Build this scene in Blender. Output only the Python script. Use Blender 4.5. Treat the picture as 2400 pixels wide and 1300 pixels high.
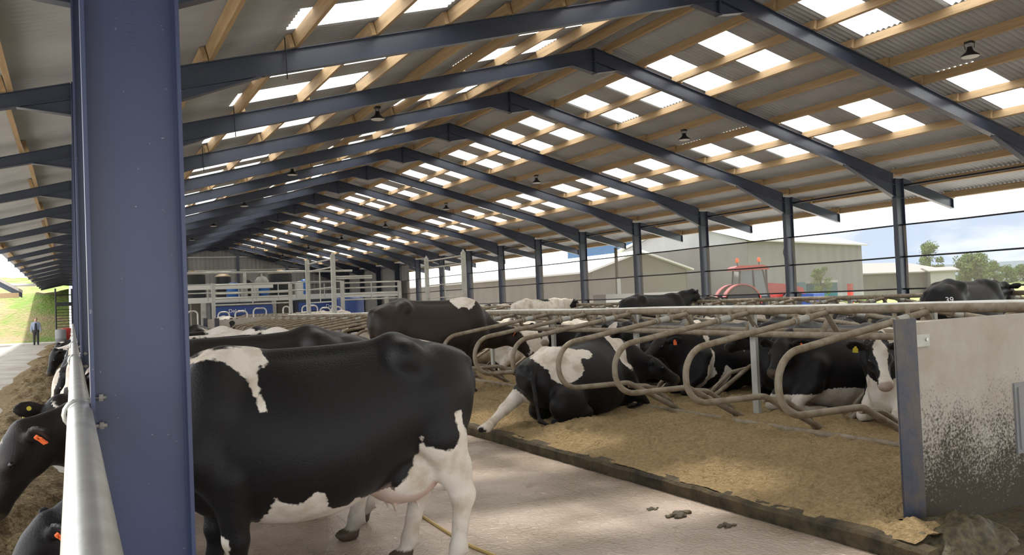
import bpy, bmesh, math, random
import numpy as np
from mathutils import Vector, Matrix

for o in list(bpy.data.objects):
    bpy.data.objects.remove(o)
SC = bpy.context.scene
COL = SC.collection

# ------------------------------------------------------------------ camera
EYE = 1.65
FPX = 1959.86
YAW, PITCH, ROLL = 0.4852, 0.0262, -0.0424


def cam_axes():
    cy, sy, cp, sp = math.cos(YAW), math.sin(YAW), math.cos(PITCH), math.sin(PITCH)
    w = Vector((sy * cp, cy * cp, sp))
    r = Vector((cy, -sy, 0))
    u = r.cross(w)
    cr, sr = math.cos(ROLL), math.sin(ROLL)
    return cr * r + sr * u, -sr * r + cr * u, w


AR, AU, AW = cam_axes()
cam_data = bpy.data.cameras.new('camera')
cam_data.sensor_width = 36.0
cam_data.lens = FPX / 2400 * 36.0
cam_data.clip_start = 0.05
cam_data.clip_end = 1000
cam = bpy.data.objects.new('camera', cam_data)
M = Matrix.Identity(4)
for i in range(3):
    M[i][0], M[i][1], M[i][2] = AR[i], AU[i], -AW[i]
M[2][3] = EYE
cam.matrix_world = M
COL.objects.link(cam)
SC.camera = cam

SC.view_settings.view_transform = 'Standard'
SC.view_settings.look = 'None'
SC.view_settings.gamma = 1.0
SC.view_settings.exposure = 1.75
SC.view_settings.use_curve_mapping = False


def at(px, py, zd):
    """a point of the place seen at photograph pixel (px, py), zd metres ahead"""
    d = AW + AR * ((px - 1200) / FPX) - AU * ((py - 650) / FPX)
    return Vector((0, 0, EYE)) + d * zd


# ------------------------------------------------------------------ sky and sun
world = bpy.data.worlds.new('sky')
SC.world = world
world.use_nodes = True
nt = world.node_tree
nt.nodes.clear()
out = nt.nodes.new('ShaderNodeOutputWorld')
bg = nt.nodes.new('ShaderNodeBackground')
tc = nt.nodes.new('ShaderNodeTexCoord')
mp = nt.nodes.new('ShaderNodeMapping')
mp.inputs['Scale'].default_value = (1.0, 1.0, 2.6)
nz = nt.nodes.new('ShaderNodeTexNoise')
nz.inputs['Scale'].default_value = 3.4
nz.inputs['Detail'].default_value = 7
nz.inputs['Roughness'].default_value = 0.55
cr = nt.nodes.new('ShaderNodeValToRGB')
cr.color_ramp.elements[0].position = 0.36
cr.color_ramp.elements[0].color = (0.40, 0.49, 0.63, 1)
cr.color_ramp.elements[1].position = 0.56
cr.color_ramp.elements[1].color = (1.0, 0.99, 0.97, 1)
nt.links.new(tc.outputs['Generated'], mp.inputs['Vector'])
nt.links.new(mp.outputs['Vector'], nz.inputs['Vector'])
nt.links.new(nz.outputs['Fac'], cr.inputs['Fac'])
nt.links.new(cr.outputs['Color'], bg.inputs['Color'])
bg.inputs['Strength'].default_value = 1.15
nt.links.new(bg.outputs['Background'], out.inputs['Surface'])

sun_data = bpy.data.lights.new('sun', 'SUN')
sun_data.energy = 3.2
sun_data.angle = math.radians(3)
sun_data.color = (1.0, 0.97, 0.92)
sun = bpy.data.objects.new('sun', sun_data)
COL.objects.link(sun)
sun.rotation_euler = Vector((-0.14, -0.45, -1.0)).to_track_quat('-Z', 'Y').to_euler()

# ------------------------------------------------------------------ materials
MATS = {}


def mat(name, color, rough=0.6, metal=0.0, spec=0.4, var=None, scale=4.0, bump=0.0, bscale=30.0, detail=4, stretch=(1, 1, 1), lo=0.35, hi=0.65):
    """principled material; var = second colour mixed in by noise, bump = height in metres"""
    m = bpy.data.materials.new(name)
    m.use_nodes = True
    t = m.node_tree
    b = t.nodes['Principled BSDF']
    b.inputs['Base Color'].default_value = (*color, 1)
    b.inputs['Roughness'].default_value = rough
    b.inputs['Metallic'].default_value = metal
    b.inputs['Specular IOR Level'].default_value = spec
    c = t.nodes.new('ShaderNodeTexCoord')
    mpn = t.nodes.new('ShaderNodeMapping')
    mpn.inputs['Scale'].default_value = stretch
    t.links.new(c.outputs['Object'], mpn.inputs['Vector'])
    if var is not None:
        n = t.nodes.new('ShaderNodeTexNoise')
        n.inputs['Scale'].default_value = scale
        n.inputs['Detail'].default_value = detail
        n.inputs['Roughness'].default_value = 0.6
        t.links.new(mpn.outputs['Vector'], n.inputs['Vector'])
        r = t.nodes.new('ShaderNodeValToRGB')
        r.color_ramp.elements[0].position = lo
        r.color_ramp.elements[0].color = (*color, 1)
        r.color_ramp.elements[1].position = hi
        r.color_ramp.elements[1].color = (*var, 1)
        t.links.new(n.outputs['Fac'], r.inputs['Fac'])
        t.links.new(r.outputs['Color'], b.inputs['Base Color'])
    if bump:
        n2 = t.nodes.new('ShaderNodeTexNoise')
        n2.inputs['Scale'].default_value = bscale
        n2.inputs['Detail'].default_value = 5
        t.links.new(mpn.outputs['Vector'], n2.inputs['Vector'])
        bp = t.nodes.new('ShaderNodeBump')
        bp.inputs['Distance'].default_value = bump
        bp.inputs['Strength'].default_value = 1.0
        t.links.new(n2.outputs['Fac'], bp.inputs['Height'])
        t.links.new(bp.outputs['Normal'], b.inputs['Normal'])
    MATS[name] = m
    return m


STEEL = mat('blue_steel_paint', (0.030, 0.038, 0.062), 0.36, 0.0, 0.5, var=(0.036, 0.045, 0.072), scale=1.6)
STEELC = mat('lit_blue_column_paint', (0.024, 0.033, 0.082), 0.36, 0.0, 0.5, var=(0.030, 0.040, 0.095), scale=1.6)  # same blue paint as the rafters; different light on columns put into colour
STEELD = mat('dirty_blue_steel', (0.024, 0.029, 0.05), 0.5, 0.0, 0.5, var=(0.075, 0.055, 0.04), scale=5.0, bump=0.002, bscale=40, lo=0.42, hi=0.7)
GALV = mat('galvanised_tube', (0.56, 0.56, 0.53), 0.36, 0.65, 0.5, var=(0.44, 0.43, 0.40), scale=7, bump=0.0006, bscale=60)
GALVD = mat('dung_stained_tube', (0.27, 0.23, 0.17), 0.6, 0.12, 0.4, var=(0.17, 0.125, 0.078), scale=9, bump=0.003, bscale=28, lo=0.38, hi=0.66)
GALVB = mat('pale_galvanised_steel', (0.46, 0.46, 0.42), 0.5, 0.2, 0.4, var=(0.36, 0.35, 0.31), scale=3)
WHITEP = mat('white_plastic_pipe', (0.78, 0.77, 0.72), 0.45, 0, 0.4, var=(0.42, 0.36, 0.26), scale=3.0, lo=0.52, hi=0.8)
TIMBER = mat('purlin_timber', (0.42, 0.295, 0.165), 0.7, 0, 0.3, var=(0.31, 0.215, 0.12), scale=3.0, stretch=(6, 0.35, 6))
DARKM = mat('dark_metal', (0.02, 0.021, 0.024), 0.45, 0.3, 0.4)
CONC = mat('splashed_concrete', (0.40, 0.37, 0.32), 0.8, 0, 0.3, var=(0.32, 0.28, 0.225), scale=2.2, bump=0.002, bscale=30)
PAINTW = mat('light_grey_paint', (0.55, 0.55, 0.51), 0.5, 0, 0.4)
TANK = mat('black_tank_plastic', (0.022, 0.023, 0.026), 0.5, 0, 0.4)
TANKLID = mat('tan_tank_lid', (0.42, 0.31, 0.20), 0.6)
ROBOT = mat('robot_blue', (0.012, 0.045, 0.20), 0.35, 0, 0.5)
ROBOTD = mat('robot_dark', (0.012, 0.02, 0.035), 0.4, 0, 0.5)
BLUE = mat('bright_blue_plastic', (0.03, 0.13, 0.42), 0.4)
RED = mat('red_paint', (0.42, 0.035, 0.025), 0.35, 0, 0.5)
ORANGE = mat('orange_beacon', (0.85, 0.16, 0.03), 0.35)
RUBBER = mat('tyre_rubber', (0.02, 0.02, 0.02), 0.8)
CABGLASS = mat('cab_glass', (0.10, 0.14, 0.14), 0.08, 0, 0.6)
GREYP = mat('grey_plastic', (0.19, 0.19, 0.19), 0.5)
TEAL = mat('teal_paint', (0.02, 0.09, 0.10), 0.5)
CLADG = mat('grey_cladding', (0.25, 0.245, 0.235), 0.6, 0, 0.3, var=(0.21, 0.207, 0.20), scale=0.4)
CLADB = mat('blue_cladding', (0.075, 0.13, 0.25), 0.6, 0, 0.3)
CLADT = mat('tan_cladding', (0.185, 0.165, 0.135), 0.7, 0, 0.3, var=(0.15, 0.132, 0.108), scale=0.3)
ROOFW = mat('pale_roof', (0.70, 0.68, 0.64), 0.6)
ROOFT = mat('weathered_roof', (0.40, 0.36, 0.33), 0.7)
TAGY = mat('yellow_tag', (0.62, 0.52, 0.06), 0.5)
TAGO = mat('orange_tag', (0.85, 0.16, 0.04), 0.5)
TAGR = mat('red_tag', (0.60, 0.05, 0.06), 0.5)
EYEM = mat('eye_black', (0.006, 0.005, 0.005), 0.08, 0, 0.6)
TEXTW = mat('white_lettering', (0.75, 0.75, 0.75), 0.6)
TEXTB = mat('embossed_lettering', (0.040, 0.052, 0.10), 0.3)
SKIN = mat('skin', (0.45, 0.27, 0.2), 0.6)
JACKET = mat('blue_grey_jacket', (0.22, 0.26, 0.34), 0.8)
VEST = mat('dark_waistcoat', (0.02, 0.022, 0.028), 0.8)
TROUS = mat('dark_trousers', (0.035, 0.033, 0.032), 0.8)
HAIR = mat('brown_hair', (0.10, 0.05, 0.03), 0.8)
DUNG = mat('dung', (0.035, 0.026, 0.015), 0.6, 0, 0.4, var=(0.10, 0.078, 0.036), scale=25, bump=0.01, bscale=40)
STRAW = mat('straw', (0.50, 0.36, 0.14), 0.7)
LEAF = mat('leaf_green', (0.10, 0.17, 0.035), 0.7, 0, 0.25, var=(0.17, 0.25, 0.06), scale=0.6)
BARK = mat('bark', (0.09, 0.07, 0.05), 0.9)


def splash_concrete():
    """concrete whose dung splashes thicken towards the ground (dirt with a shape of its own)"""
    t = CONC.node_tree
    b = t.nodes['Principled BSDF']
    prev = b.inputs['Base Color'].links[0].from_socket
    g = t.nodes.new('ShaderNodeNewGeometry')
    s = t.nodes.new('ShaderNodeSeparateXYZ')
    t.links.new(g.outputs['Position'], s.inputs['Vector'])
    hr = t.nodes.new('ShaderNodeMapRange')
    hr.inputs['From Min'].default_value = 0.1
    hr.inputs['From Max'].default_value = 1.15
    hr.inputs['To Min'].default_value = 0.36
    hr.inputs['To Max'].default_value = -0.16
    t.links.new(s.outputs['Z'], hr.inputs['Value'])
    n = t.nodes.new('ShaderNodeTexNoise')
    n.inputs['Scale'].default_value = 60
    n.inputs['Detail'].default_value = 6
    n.inputs['Roughness'].default_value = 0.65
    t.links.new(g.outputs['Position'], n.inputs['Vector'])
    n3 = t.nodes.new('ShaderNodeTexNoise')
    n3.inputs['Scale'].default_value = 4
    t.links.new(g.outputs['Position'], n3.inputs['Vector'])
    ad0 = t.nodes.new('ShaderNodeMath')
    ad0.operation = 'MULTIPLY_ADD'
    ad0.inputs[1].default_value = 0.30
    ad0.inputs[2].default_value = -0.15
    t.links.new(n3.outputs['Fac'], ad0.inputs[0])
    ad = t.nodes.new('ShaderNodeMath')
    ad.operation = 'ADD'
    t.links.new(n.outputs['Fac'], ad.inputs[0])
    t.links.new(hr.outputs['Result'], ad.inputs[1])
    ad2 = t.nodes.new('ShaderNodeMath')
    ad2.operation = 'ADD'
    t.links.new(ad.outputs[0], ad2.inputs[0])
    t.links.new(ad0.outputs[0], ad2.inputs[1])
    r = t.nodes.new('ShaderNodeValToRGB')
    r.color_ramp.elements[0].position = 0.53
    r.color_ramp.elements[0].color = (0, 0, 0, 1)
    r.color_ramp.elements[1].position = 0.74
    r.color_ramp.elements[1].color = (1, 1, 1, 1)
    t.links.new(ad2.outputs[0], r.inputs['Fac'])
    mx = t.nodes.new('ShaderNodeMixRGB')
    mx.inputs['Color2'].default_value = (0.046, 0.038, 0.025, 1)
    t.links.new(r.outputs['Color'], mx.inputs['Fac'])
    t.links.new(prev, mx.inputs['Color1'])
    t.links.new(mx.outputs['Color'], b.inputs['Base Color'])


splash_concrete()


def chipped_paint(paint):
    """scattered pale chips and dirt specks in the blue paint"""
    t = paint.node_tree
    b = t.nodes['Principled BSDF']
    prev = b.inputs['Base Color'].links[0].from_socket
    g = t.nodes.new('ShaderNodeNewGeometry')
    n = t.nodes.new('ShaderNodeTexNoise')
    n.inputs['Scale'].default_value = 38
    n.inputs['Detail'].default_value = 3
    t.links.new(g.outputs['Position'], n.inputs['Vector'])
    r = t.nodes.new('ShaderNodeValToRGB')
    r.color_ramp.elements[0].position = 0.735
    r.color_ramp.elements[0].color = (0, 0, 0, 1)
    r.color_ramp.elements[1].position = 0.76
    r.color_ramp.elements[1].color = (1, 1, 1, 1)
    t.links.new(n.outputs['Fac'], r.inputs['Fac'])
    mx = t.nodes.new('ShaderNodeMixRGB')
    mx.inputs['Color2'].default_value = (0.17, 0.17, 0.19, 1)
    t.links.new(r.outputs['Color'], mx.inputs['Fac'])
    t.links.new(prev, mx.inputs['Color1'])
    t.links.new(mx.outputs['Color'], b.inputs['Base Color'])


chipped_paint(STEEL)
chipped_paint(STEELC)


def special_materials():
    # fibre cement sheets: real corrugation carries the look, slight weathering here
    mat('fibre_cement_sheet', (0.40, 0.415, 0.43), 0.8, 0, 0.25, var=(0.34, 0.352, 0.365), scale=0.9)
    # translucent rooflight sheet
    m = bpy.data.materials.new('translucent_rooflight')
    m.use_nodes = True
    t = m.node_tree
    t.nodes.clear()
    o = t.nodes.new('ShaderNodeOutputMaterial')
    tr = t.nodes.new('ShaderNodeBsdfTranslucent')
    tr.inputs['Color'].default_value = (0.97, 0.96, 0.92, 1)
    tp = t.nodes.new('ShaderNodeBsdfTransparent')
    tp.inputs['Color'].default_value = (0.95, 0.93, 0.88, 1)
    mx = t.nodes.new('ShaderNodeMixShader')
    mx.inputs['Fac'].default_value = 0.28
    t.links.new(tr.outputs[0], mx.inputs[1])
    t.links.new(tp.outputs[0], mx.inputs[2])
    t.links.new(mx.outputs[0], o.inputs['Surface'])
    MATS['rooflight'] = m
    # fine woven wind netting: part open, part thread
    m = bpy.data.materials.new('wind_netting')
    m.use_nodes = True
    t = m.node_tree
    t.nodes.clear()
    o = t.nodes.new('ShaderNodeOutputMaterial')
    df = t.nodes.new('ShaderNodeBsdfDiffuse')
    df.inputs['Color'].default_value = (0.20, 0.18, 0.155, 1)
    tl = t.nodes.new('ShaderNodeBsdfTranslucent')
    tl.inputs['Color'].default_value = (0.20, 0.18, 0.155, 1)
    a = t.nodes.new('ShaderNodeMixShader')
    a.inputs['Fac'].default_value = 0.45
    t.links.new(df.outputs[0], a.inputs[1])
    t.links.new(tl.outputs[0], a.inputs[2])
    tp = t.nodes.new('ShaderNodeBsdfTransparent')
    mx = t.nodes.new('ShaderNodeMixShader')
    mx.inputs['Fac'].default_value = 0.36
    t.links.new(a.outputs[0], mx.inputs[1])
    t.links.new(tp.outputs[0], mx.inputs[2])
    t.links.new(mx.outputs[0], o.inputs['Surface'])
    MATS['netting'] = m
    # sand and sawdust bedding
    mat('bedding', (0.43, 0.315, 0.165), 0.95, 0, 0.15, var=(0.27, 0.19, 0.095), scale=28, bump=0.055, bscale=45, lo=0.32, hi=0.7)
    mat('bed_lip', (0.028, 0.022, 0.014), 0.8, 0, 0.3, var=(0.09, 0.068, 0.034), scale=6, bump=0.02, bscale=30)  # kerb dung, darkened so the colour also holds the shade of its face
    # feed and feed passage
    mat('silage', (0.20, 0.145, 0.075), 0.95, 0, 0.1, var=(0.12, 0.085, 0.045), scale=9, bump=0.06, bscale=14)
    mat('passage_concrete', (0.36, 0.33, 0.28), 0.8, 0, 0.3, var=(0.25, 0.21, 0.16), scale=0.8)
    mat('grass', (0.15, 0.21, 0.05), 0.9, 0, 0.15, var=(0.24, 0.27, 0.08), scale=0.35, bump=0.15, bscale=5)
    mat('bank_grass', (0.13, 0.19, 0.04), 0.9, 0, 0.15, var=(0.26, 0.19, 0.11), scale=0.28, bump=0.2, bscale=4, lo=0.42, hi=0.6)
    mat('gravel_yard', (0.50, 0.46, 0.40), 0.9, 0, 0.2, var=(0.42, 0.38, 0.32), scale=1.5)
    # wet grooved concrete of the alley
    m = mat('wet_alley', (0.40, 0.31, 0.25), 0.3, 0, 0.8)
    t = m.node_tree
    b = t.nodes['Principled BSDF']
    g = t.nodes.new('ShaderNodeNewGeometry')
    n1 = t.nodes.new('ShaderNodeTexNoise')
    n1.inputs['Scale'].default_value = 1.1
    n1.inputs['Detail'].default_value = 4
    t.links.new(g.outputs['Position'], n1.inputs['Vector'])
    r1 = t.nodes.new('ShaderNodeValToRGB')
    r1.color_ramp.elements[0].position = 0.35
    r1.color_ramp.elements[0].color = (0.30, 0.235, 0.175, 1)
    r1.color_ramp.elements[1].position = 0.65
    r1.color_ramp.elements[1].color = (0.50, 0.40, 0.33, 1)
    t.links.new(n1.outputs['Fac'], r1.inputs['Fac'])
    n2 = t.nodes.new('ShaderNodeTexNoise')
    n2.inputs['Scale'].default_value = 34
    n2.inputs['Detail'].default_value = 6
    t.links.new(g.outputs['Position'], n2.inputs['Vector'])
    # hexagonal groove cells pressed into the concrete
    vo = t.nodes.new('ShaderNodeTexVoronoi')
    vo.feature = 'DISTANCE_TO_EDGE'
    vo.inputs['Scale'].default_value = 12.0
    vo.inputs['Randomness'].default_value = 0.55
    t.links.new(g.outputs['Position'], vo.inputs['Vector'])
    rv = t.nodes.new('ShaderNodeMapRange')
    rv.inputs['From Min'].default_value = 0.0
    rv.inputs['From Max'].default_value = 0.07
    rv.inputs['To Max'].default_value = 0.38
    t.links.new(vo.outputs['Distance'], rv.inputs['Value'])
    mu = t.nodes.new('ShaderNodeMath')
    mu.operation = 'MULTIPLY_ADD'
    mu.inputs[1].default_value = 1.6
    t.links.new(n2.outputs['Fac'], mu.inputs[0])
    t.links.new(rv.outputs['Result'], mu.inputs[2])
    bp = t.nodes.new('ShaderNodeBump')
    bp.inputs['Distance'].default_value = 0.008
    bp.inputs['Strength'].default_value = 0.7
    t.links.new(mu.outputs[0], bp.inputs['Height'])
    t.links.new(bp.outputs['Normal'], b.inputs['Normal'])
    t.links.new(r1.outputs['Color'], b.inputs['Base Color'])
    rr = t.nodes.new('ShaderNodeMapRange')
    rr.inputs['From Min'].default_value = 0.35
    rr.inputs['From Max'].default_value = 0.65
    rr.inputs['To Min'].default_value = 0.14
    rr.inputs['To Max'].default_value = 0.34
    t.links.new(n1.outputs['Fac'], rr.inputs['Value'])
    t.links.new(rr.outputs['Result'], b.inputs['Roughness'])
    # cow coat: black, white patches, pink skin and horn from the coat's own attributes
    m = bpy.data.materials.new('holstein_coat')
    m.use_nodes = True
    t = m.node_tree
    b = t.nodes['Principled BSDF']
    b.inputs['Roughness'].default_value = 0.46
    b.inputs['Specular IOR Level'].default_value = 0.22
    c = t.nodes.new('ShaderNodeTexCoord')
    n = t.nodes.new('ShaderNodeTexNoise')
    n.inputs['Scale'].default_value = 26
    n.inputs['Detail'].default_value = 5
    t.links.new(c.outputs['Object'], n.inputs['Vector'])
    aw = t.nodes.new('ShaderNodeAttribute')
    aw.attribute_name = 'white'
    ad = t.nodes.new('ShaderNodeMath')
    ad.operation = 'MULTIPLY_ADD'
    ad.inputs[1].default_value = 0.05
    t.links.new(n.outputs['Fac'], ad.inputs[0])
    t.links.new(aw.outputs['Fac'], ad.inputs[2])
    st = t.nodes.new('ShaderNodeMapRange')
    st.inputs['From Min'].default_value = 0.020
    st.inputs['From Max'].default_value = 0.030
    t.links.new(ad.outputs[0], st.inputs['Value'])
    n4 = t.nodes.new('ShaderNodeTexNoise')
    n4.inputs['Scale'].default_value = 7
    n4.inputs['Detail'].default_value = 4
    t.links.new(c.outputs['Object'], n4.inputs['Vector'])
    rw = t.nodes.new('ShaderNodeValToRGB')
    rw.color_ramp.elements[0].position = 0.3
    rw.color_ramp.elements[0].color = (0.46, 0.38, 0.29, 1)
    rw.color_ramp.elements[1].position = 0.55
    rw.color_ramp.elements[1].color = (0.66, 0.60, 0.52, 1)
    t.links.new(n4.outputs['Fac'], rw.inputs['Fac'])
    ab = t.nodes.new('ShaderNodeAttribute')
    ab.attribute_name = 'brown'
    mb = t.nodes.new('ShaderNodeMixRGB')
    mb.inputs['Color1'].default_value = (0.0050, 0.0052, 0.0060, 1)
    mb.inputs['Color2'].default_value = (0.030, 0.019, 0.012, 1)
    t.links.new(ab.outputs['Fac'], mb.inputs['Fac'])
    m1 = t.nodes.new('ShaderNodeMixRGB')
    t.links.new(st.outputs['Result'], m1.inputs['Fac'])
    t.links.new(mb.outputs['Color'], m1.inputs['Color1'])
    t.links.new(rw.outputs['Color'], m1.inputs['Color2'])
    ap = t.nodes.new('ShaderNodeAttribute')
    ap.attribute_name = 'pink'
    m2 = t.nodes.new('ShaderNodeMixRGB')
    m2.inputs['Color2'].default_value = (0.58, 0.42, 0.345, 1)
    t.links.new(ap.outputs['Fac'], m2.inputs['Fac'])
    t.links.new(m1.outputs['Color'], m2.inputs['Color1'])
    ah = t.nodes.new('ShaderNodeAttribute')
    ah.attribute_name = 'horn'
    m3 = t.nodes.new('ShaderNodeMixRGB')
    m3.inputs['Color2'].default_value = (0.055, 0.038, 0.026, 1)
    t.links.new(ah.outputs['Fac'], m3.inputs['Fac'])
    t.links.new(m2.outputs['Color'], m3.inputs['Color1'])
    # dung spatter on lower legs
    g = t.nodes.new('ShaderNodeNewGeometry')
    t.links.new(m3.outputs['Color'], b.inputs['Base Color'])
    nb = t.nodes.new('ShaderNodeTexNoise')
    nb.inputs['Scale'].default_value = 90
    nb.inputs['Detail'].default_value = 3
    t.links.new(c.outputs['Object'], nb.inputs['Vector'])
    bp = t.nodes.new('ShaderNodeBump')
    bp.inputs['Distance'].default_value = 0.004
    bp.inputs['Strength'].default_value = 0.6
    t.links.new(nb.outputs['Fac'], bp.inputs['Height'])
    t.links.new(bp.outputs['Normal'], b.inputs['Normal'])
    b.inputs['Sheen Weight'].default_value = 0.03
    b.inputs['Sheen Roughness'].default_value = 0.4
    MATS['coat'] = m


special_materials()
COAT = MATS['coat']


# ------------------------------------------------------------------ geometry helpers
class MB:
    def __init__(self):
        self.v, self.f, self.fm = [], [], []
        self.cur = 0

    def add(self, vs, fs):
        b = len(self.v)
        self.v += [tuple(p) for p in vs]
        self.f += [tuple(b + i for i in f) for f in fs]
        self.fm += [self.cur] * len(fs)
        return self

    def box(self, x0, x1, y0, y1, z0, z1):
        vs = [(x, y, z) for z in (z0, z1) for y in (y0, y1) for x in (x0, x1)]
        return self.add(vs, [(0, 2, 3, 1), (4, 5, 7, 6), (0, 1, 5, 4), (2, 6, 7, 3), (0, 4, 6, 2), (1, 3, 7, 5)])

    def bar(self, a, b, w, h, up=(0, 0, 1)):
        """box beam from a to b, w wide, h high"""
        a, b = Vector(a), Vector(b)
        d = (b - a).normalized()
        s = d.cross(Vector(up))
        if s.length < 1e-4:
            s = d.cross(Vector((0, 1, 0)))
        s.normalize()
        t = s.cross(d)
        vs = []
        for p in (a, b):
            for i, j in ((-1, -1), (1, -1), (1, 1), (-1, 1)):
                vs.append(p + s * (i * w / 2) + t * (j * h / 2))
        return self.add(vs, [(0, 1, 2, 3), (7, 6, 5, 4), (0, 4, 5, 1), (1, 5, 6, 2), (2, 6, 7, 3), (3, 7, 4, 0)])

    def tube(self, pts, r, n=10, cap=True):
        pts = [Vector(p) for p in pts]
        rs = r if isinstance(r, (list, tuple)) else [r] * len(pts)
        d = (pts[1] - pts[0]).normalized()
        s = d.cross(Vector((0, 0, 1)))
        if s.length < 1e-3:
            s = d.cross(Vector((0, 1, 0)))
        s.normalize()
        rings = []
        for i, p in enumerate(pts):
            if i == 0:
                d = pts[1] - p
            elif i == len(pts) - 1:
                d = p - pts[i - 1]
            else:
                d = (pts[i + 1] - p).normalized() + (p - pts[i - 1]).normalized()
            d.normalize()
            s = s - d * s.dot(d)
            s.normalize()
            t = d.cross(s)
            rings.append([p + (s * math.cos(k * 2 * math.pi / n) + t * math.sin(k * 2 * math.pi / n)) * rs[i] for k in range(n)])
        vs = [q for ring in rings for q in ring]
        fs = []
        for i in range(len(pts) - 1):
            for k in range(n):
                k2 = (k + 1) % n
                fs.append((i * n + k, i * n + k2, (i + 1) * n + k2, (i + 1) * n + k))
        if cap:
            fs.append(tuple(range(n))[::-1])
            fs.append(tuple((len(pts) - 1) * n + k for k in range(n)))
        return self.add(vs, fs)

    def lathe(self, prof, c=(0, 0, 0), n=24, axis='z'):
        """prof = [(radius, height)]"""
        vs, fs = [], []
        for r, h in prof:
            for k in range(n):
                a = 2 * math.pi * k / n
                x, y = r * math.cos(a), r * math.sin(a)
                vs.append((c[0] + x, c[1] + y, c[2] + h) if axis == 'z' else ((c[0] + x, c[1] + h, c[2] + y) if axis == 'y' else (c[0] + h, c[1] + x, c[2] + y)))
        for i in range(len(prof) - 1):
            for k in range(n):
                k2 = (k + 1) % n
                fs.append((i * n + k, i * n + k2, (i + 1) * n + k2, (i + 1) * n + k))
        fs.append(tuple(range(n))[::-1])
        fs.append(tuple((len(prof) - 1) * n + k for k in range(n)))
        return self.add(vs, fs)

    def prism(self, poly, y0, y1):
        """poly in (x, z) extruded along y"""
        n = len(poly)
        vs = [(x, y0, z) for x, z in poly] + [(x, y1, z) for x, z in poly]
        fs = [tuple(range(n)), tuple(range(2 * n - 1, n - 1, -1))]
        for i in range(n):
            j = (i + 1) % n
            fs.append((i, n + i, n + j, j))
        return self.add(vs, fs)

    def build(self, name, material, parent=None, smooth=False, loc=None):
        me = bpy.data.meshes.new(name)
        me.from_pydata(self.v, [], self.f)
        mats = material if isinstance(material, (list, tuple)) else [material]
        for mm in mats:
            me.materials.append(mm)
        if len(mats) > 1:
            me.polygons.foreach_set('material_index', self.fm)
        bm = bmesh.new()
        bm.from_mesh(me)
        bmesh.ops.recalc_face_normals(bm, faces=bm.faces)
        bm.to_mesh(me)
        bm.free()
        if smooth:
            me.shade_smooth()
            try:
                me.set_sharp_from_angle(angle=math.radians(38))
            except Exception:
                pass
        o = bpy.data.objects.new(name, me)
        COL.objects.link(o)
        if parent is not None:
            o.parent = parent
        if loc is not None:
            o.location = loc
        return o


def tag(o, label=None, cat=None, group=None, kind=None):
    if label:
        o['label'] = label
    if cat:
        o['category'] = cat
    if group:
        o['group'] = group
    if kind:
        o['kind'] = kind
    return o


def thing(name, label, cat, loc=(0, 0, 0), rz=0.0, group=None):
    o = bpy.data.objects.new(name, None)
    o.empty_display_size = 0.2
    COL.objects.link(o)
    o.location = loc
    o.rotation_euler = (0, 0, rz)
    return tag(o, label, cat, group)


def copy_tree(root, loc, label=None, rz=None):
    r = root.copy()
    COL.objects.link(r)
    r.location = loc
    if rz is not None:
        r.rotation_euler = (0, 0, rz)
    if label:
        r['label'] = label

    def rec(src, dst):
        for ch in src.children:
            if ch.name.startswith('~'):
                continue
            c = ch.copy()
            COL.objects.link(c)
            c.parent = dst
            rec(ch, c)
    rec(root, r)
    return r


def fillet(pts, rad, seg=6):
    pts = [Vector(p) for p in pts]
    out = [pts[0]]
    for i in range(1, len(pts) - 1):
        a, b, c = pts[i - 1], pts[i], pts[i + 1]
        d1, d2 = (a - b), (c - b)
        r = rad[i - 1] if isinstance(rad, (list, tuple)) else rad
        ang = d1.angle(d2)
        tl = min(r / math.tan(ang / 2) if ang > 0.05 else 0, d1.length * 0.48, d2.length * 0.48)
        p1, p2 = b + d1.normalized() * tl, b + d2.normalized() * tl
        # true circular arc tangent to both legs
        tl2 = (p1 - b).length
        bis = (d1.normalized() + d2.normalized())
        if bis.length < 1e-4:
            out.append(b)
            continue
        cc = b + bis.normalized() * (tl2 / math.cos(ang / 2))
        e1, e2 = p1 - cc, p2 - cc
        th = e1.angle(e2)
        for k in range(seg + 1):
            t = k / seg
            out.append(cc + (e1 * math.sin((1 - t) * th) + e2 * math.sin(t * th)) / math.sin(th) if th > 1e-3 else p1.lerp(p2, t))
    out.append(pts[-1])
    return out


ORD = ['first', 'second', 'third', 'fourth', 'fifth', 'sixth', 'seventh', 'eighth', 'ninth', 'tenth', 'eleventh', 'twelfth', 'thirteenth',
       'fourteenth', 'fifteenth', 'sixteenth', 'seventeenth', 'eighteenth', 'nineteenth', 'twentieth', 'twenty-first', 'twenty-second',
       'twenty-third', 'twenty-fourth', 'twenty-fifth', 'twenty-sixth', 'twenty-seventh', 'twenty-eighth', 'twenty-ninth', 'thirtieth']
# ================================================================== the barn
XM, SL = 12.35, 0.257
NF = 18


def FY(i):
    return 3.886 + 4.8 * i


def ztop(x):
    return 8.18 - SL * abs(x - XM)


def zsheet(x):
    return 8.40 - SL * abs(x - XM)


rng = np.random.default_rng(5)
_tab = rng.random((256, 256))


def vnoise(x, y):
    x = np.asarray(x, float)
    y = np.asarray(y, float)
    xi, yi = np.floor(x).astype(int), np.floor(y).astype(int)
    fx, fy = x - xi, y - yi
    fx, fy = fx * fx * (3 - 2 * fx), fy * fy * (3 - 2 * fy)
    a, b = _tab[xi % 256, yi % 256], _tab[(xi + 1) % 256, yi % 256]
    c, d = _tab[xi % 256, (yi + 1) % 256], _tab[(xi + 1) % 256, (yi + 1) % 256]
    return (a * (1 - fx) + b * fx) * (1 - fy) + (c * (1 - fx) + d * fx) * fy - 0.5


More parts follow.
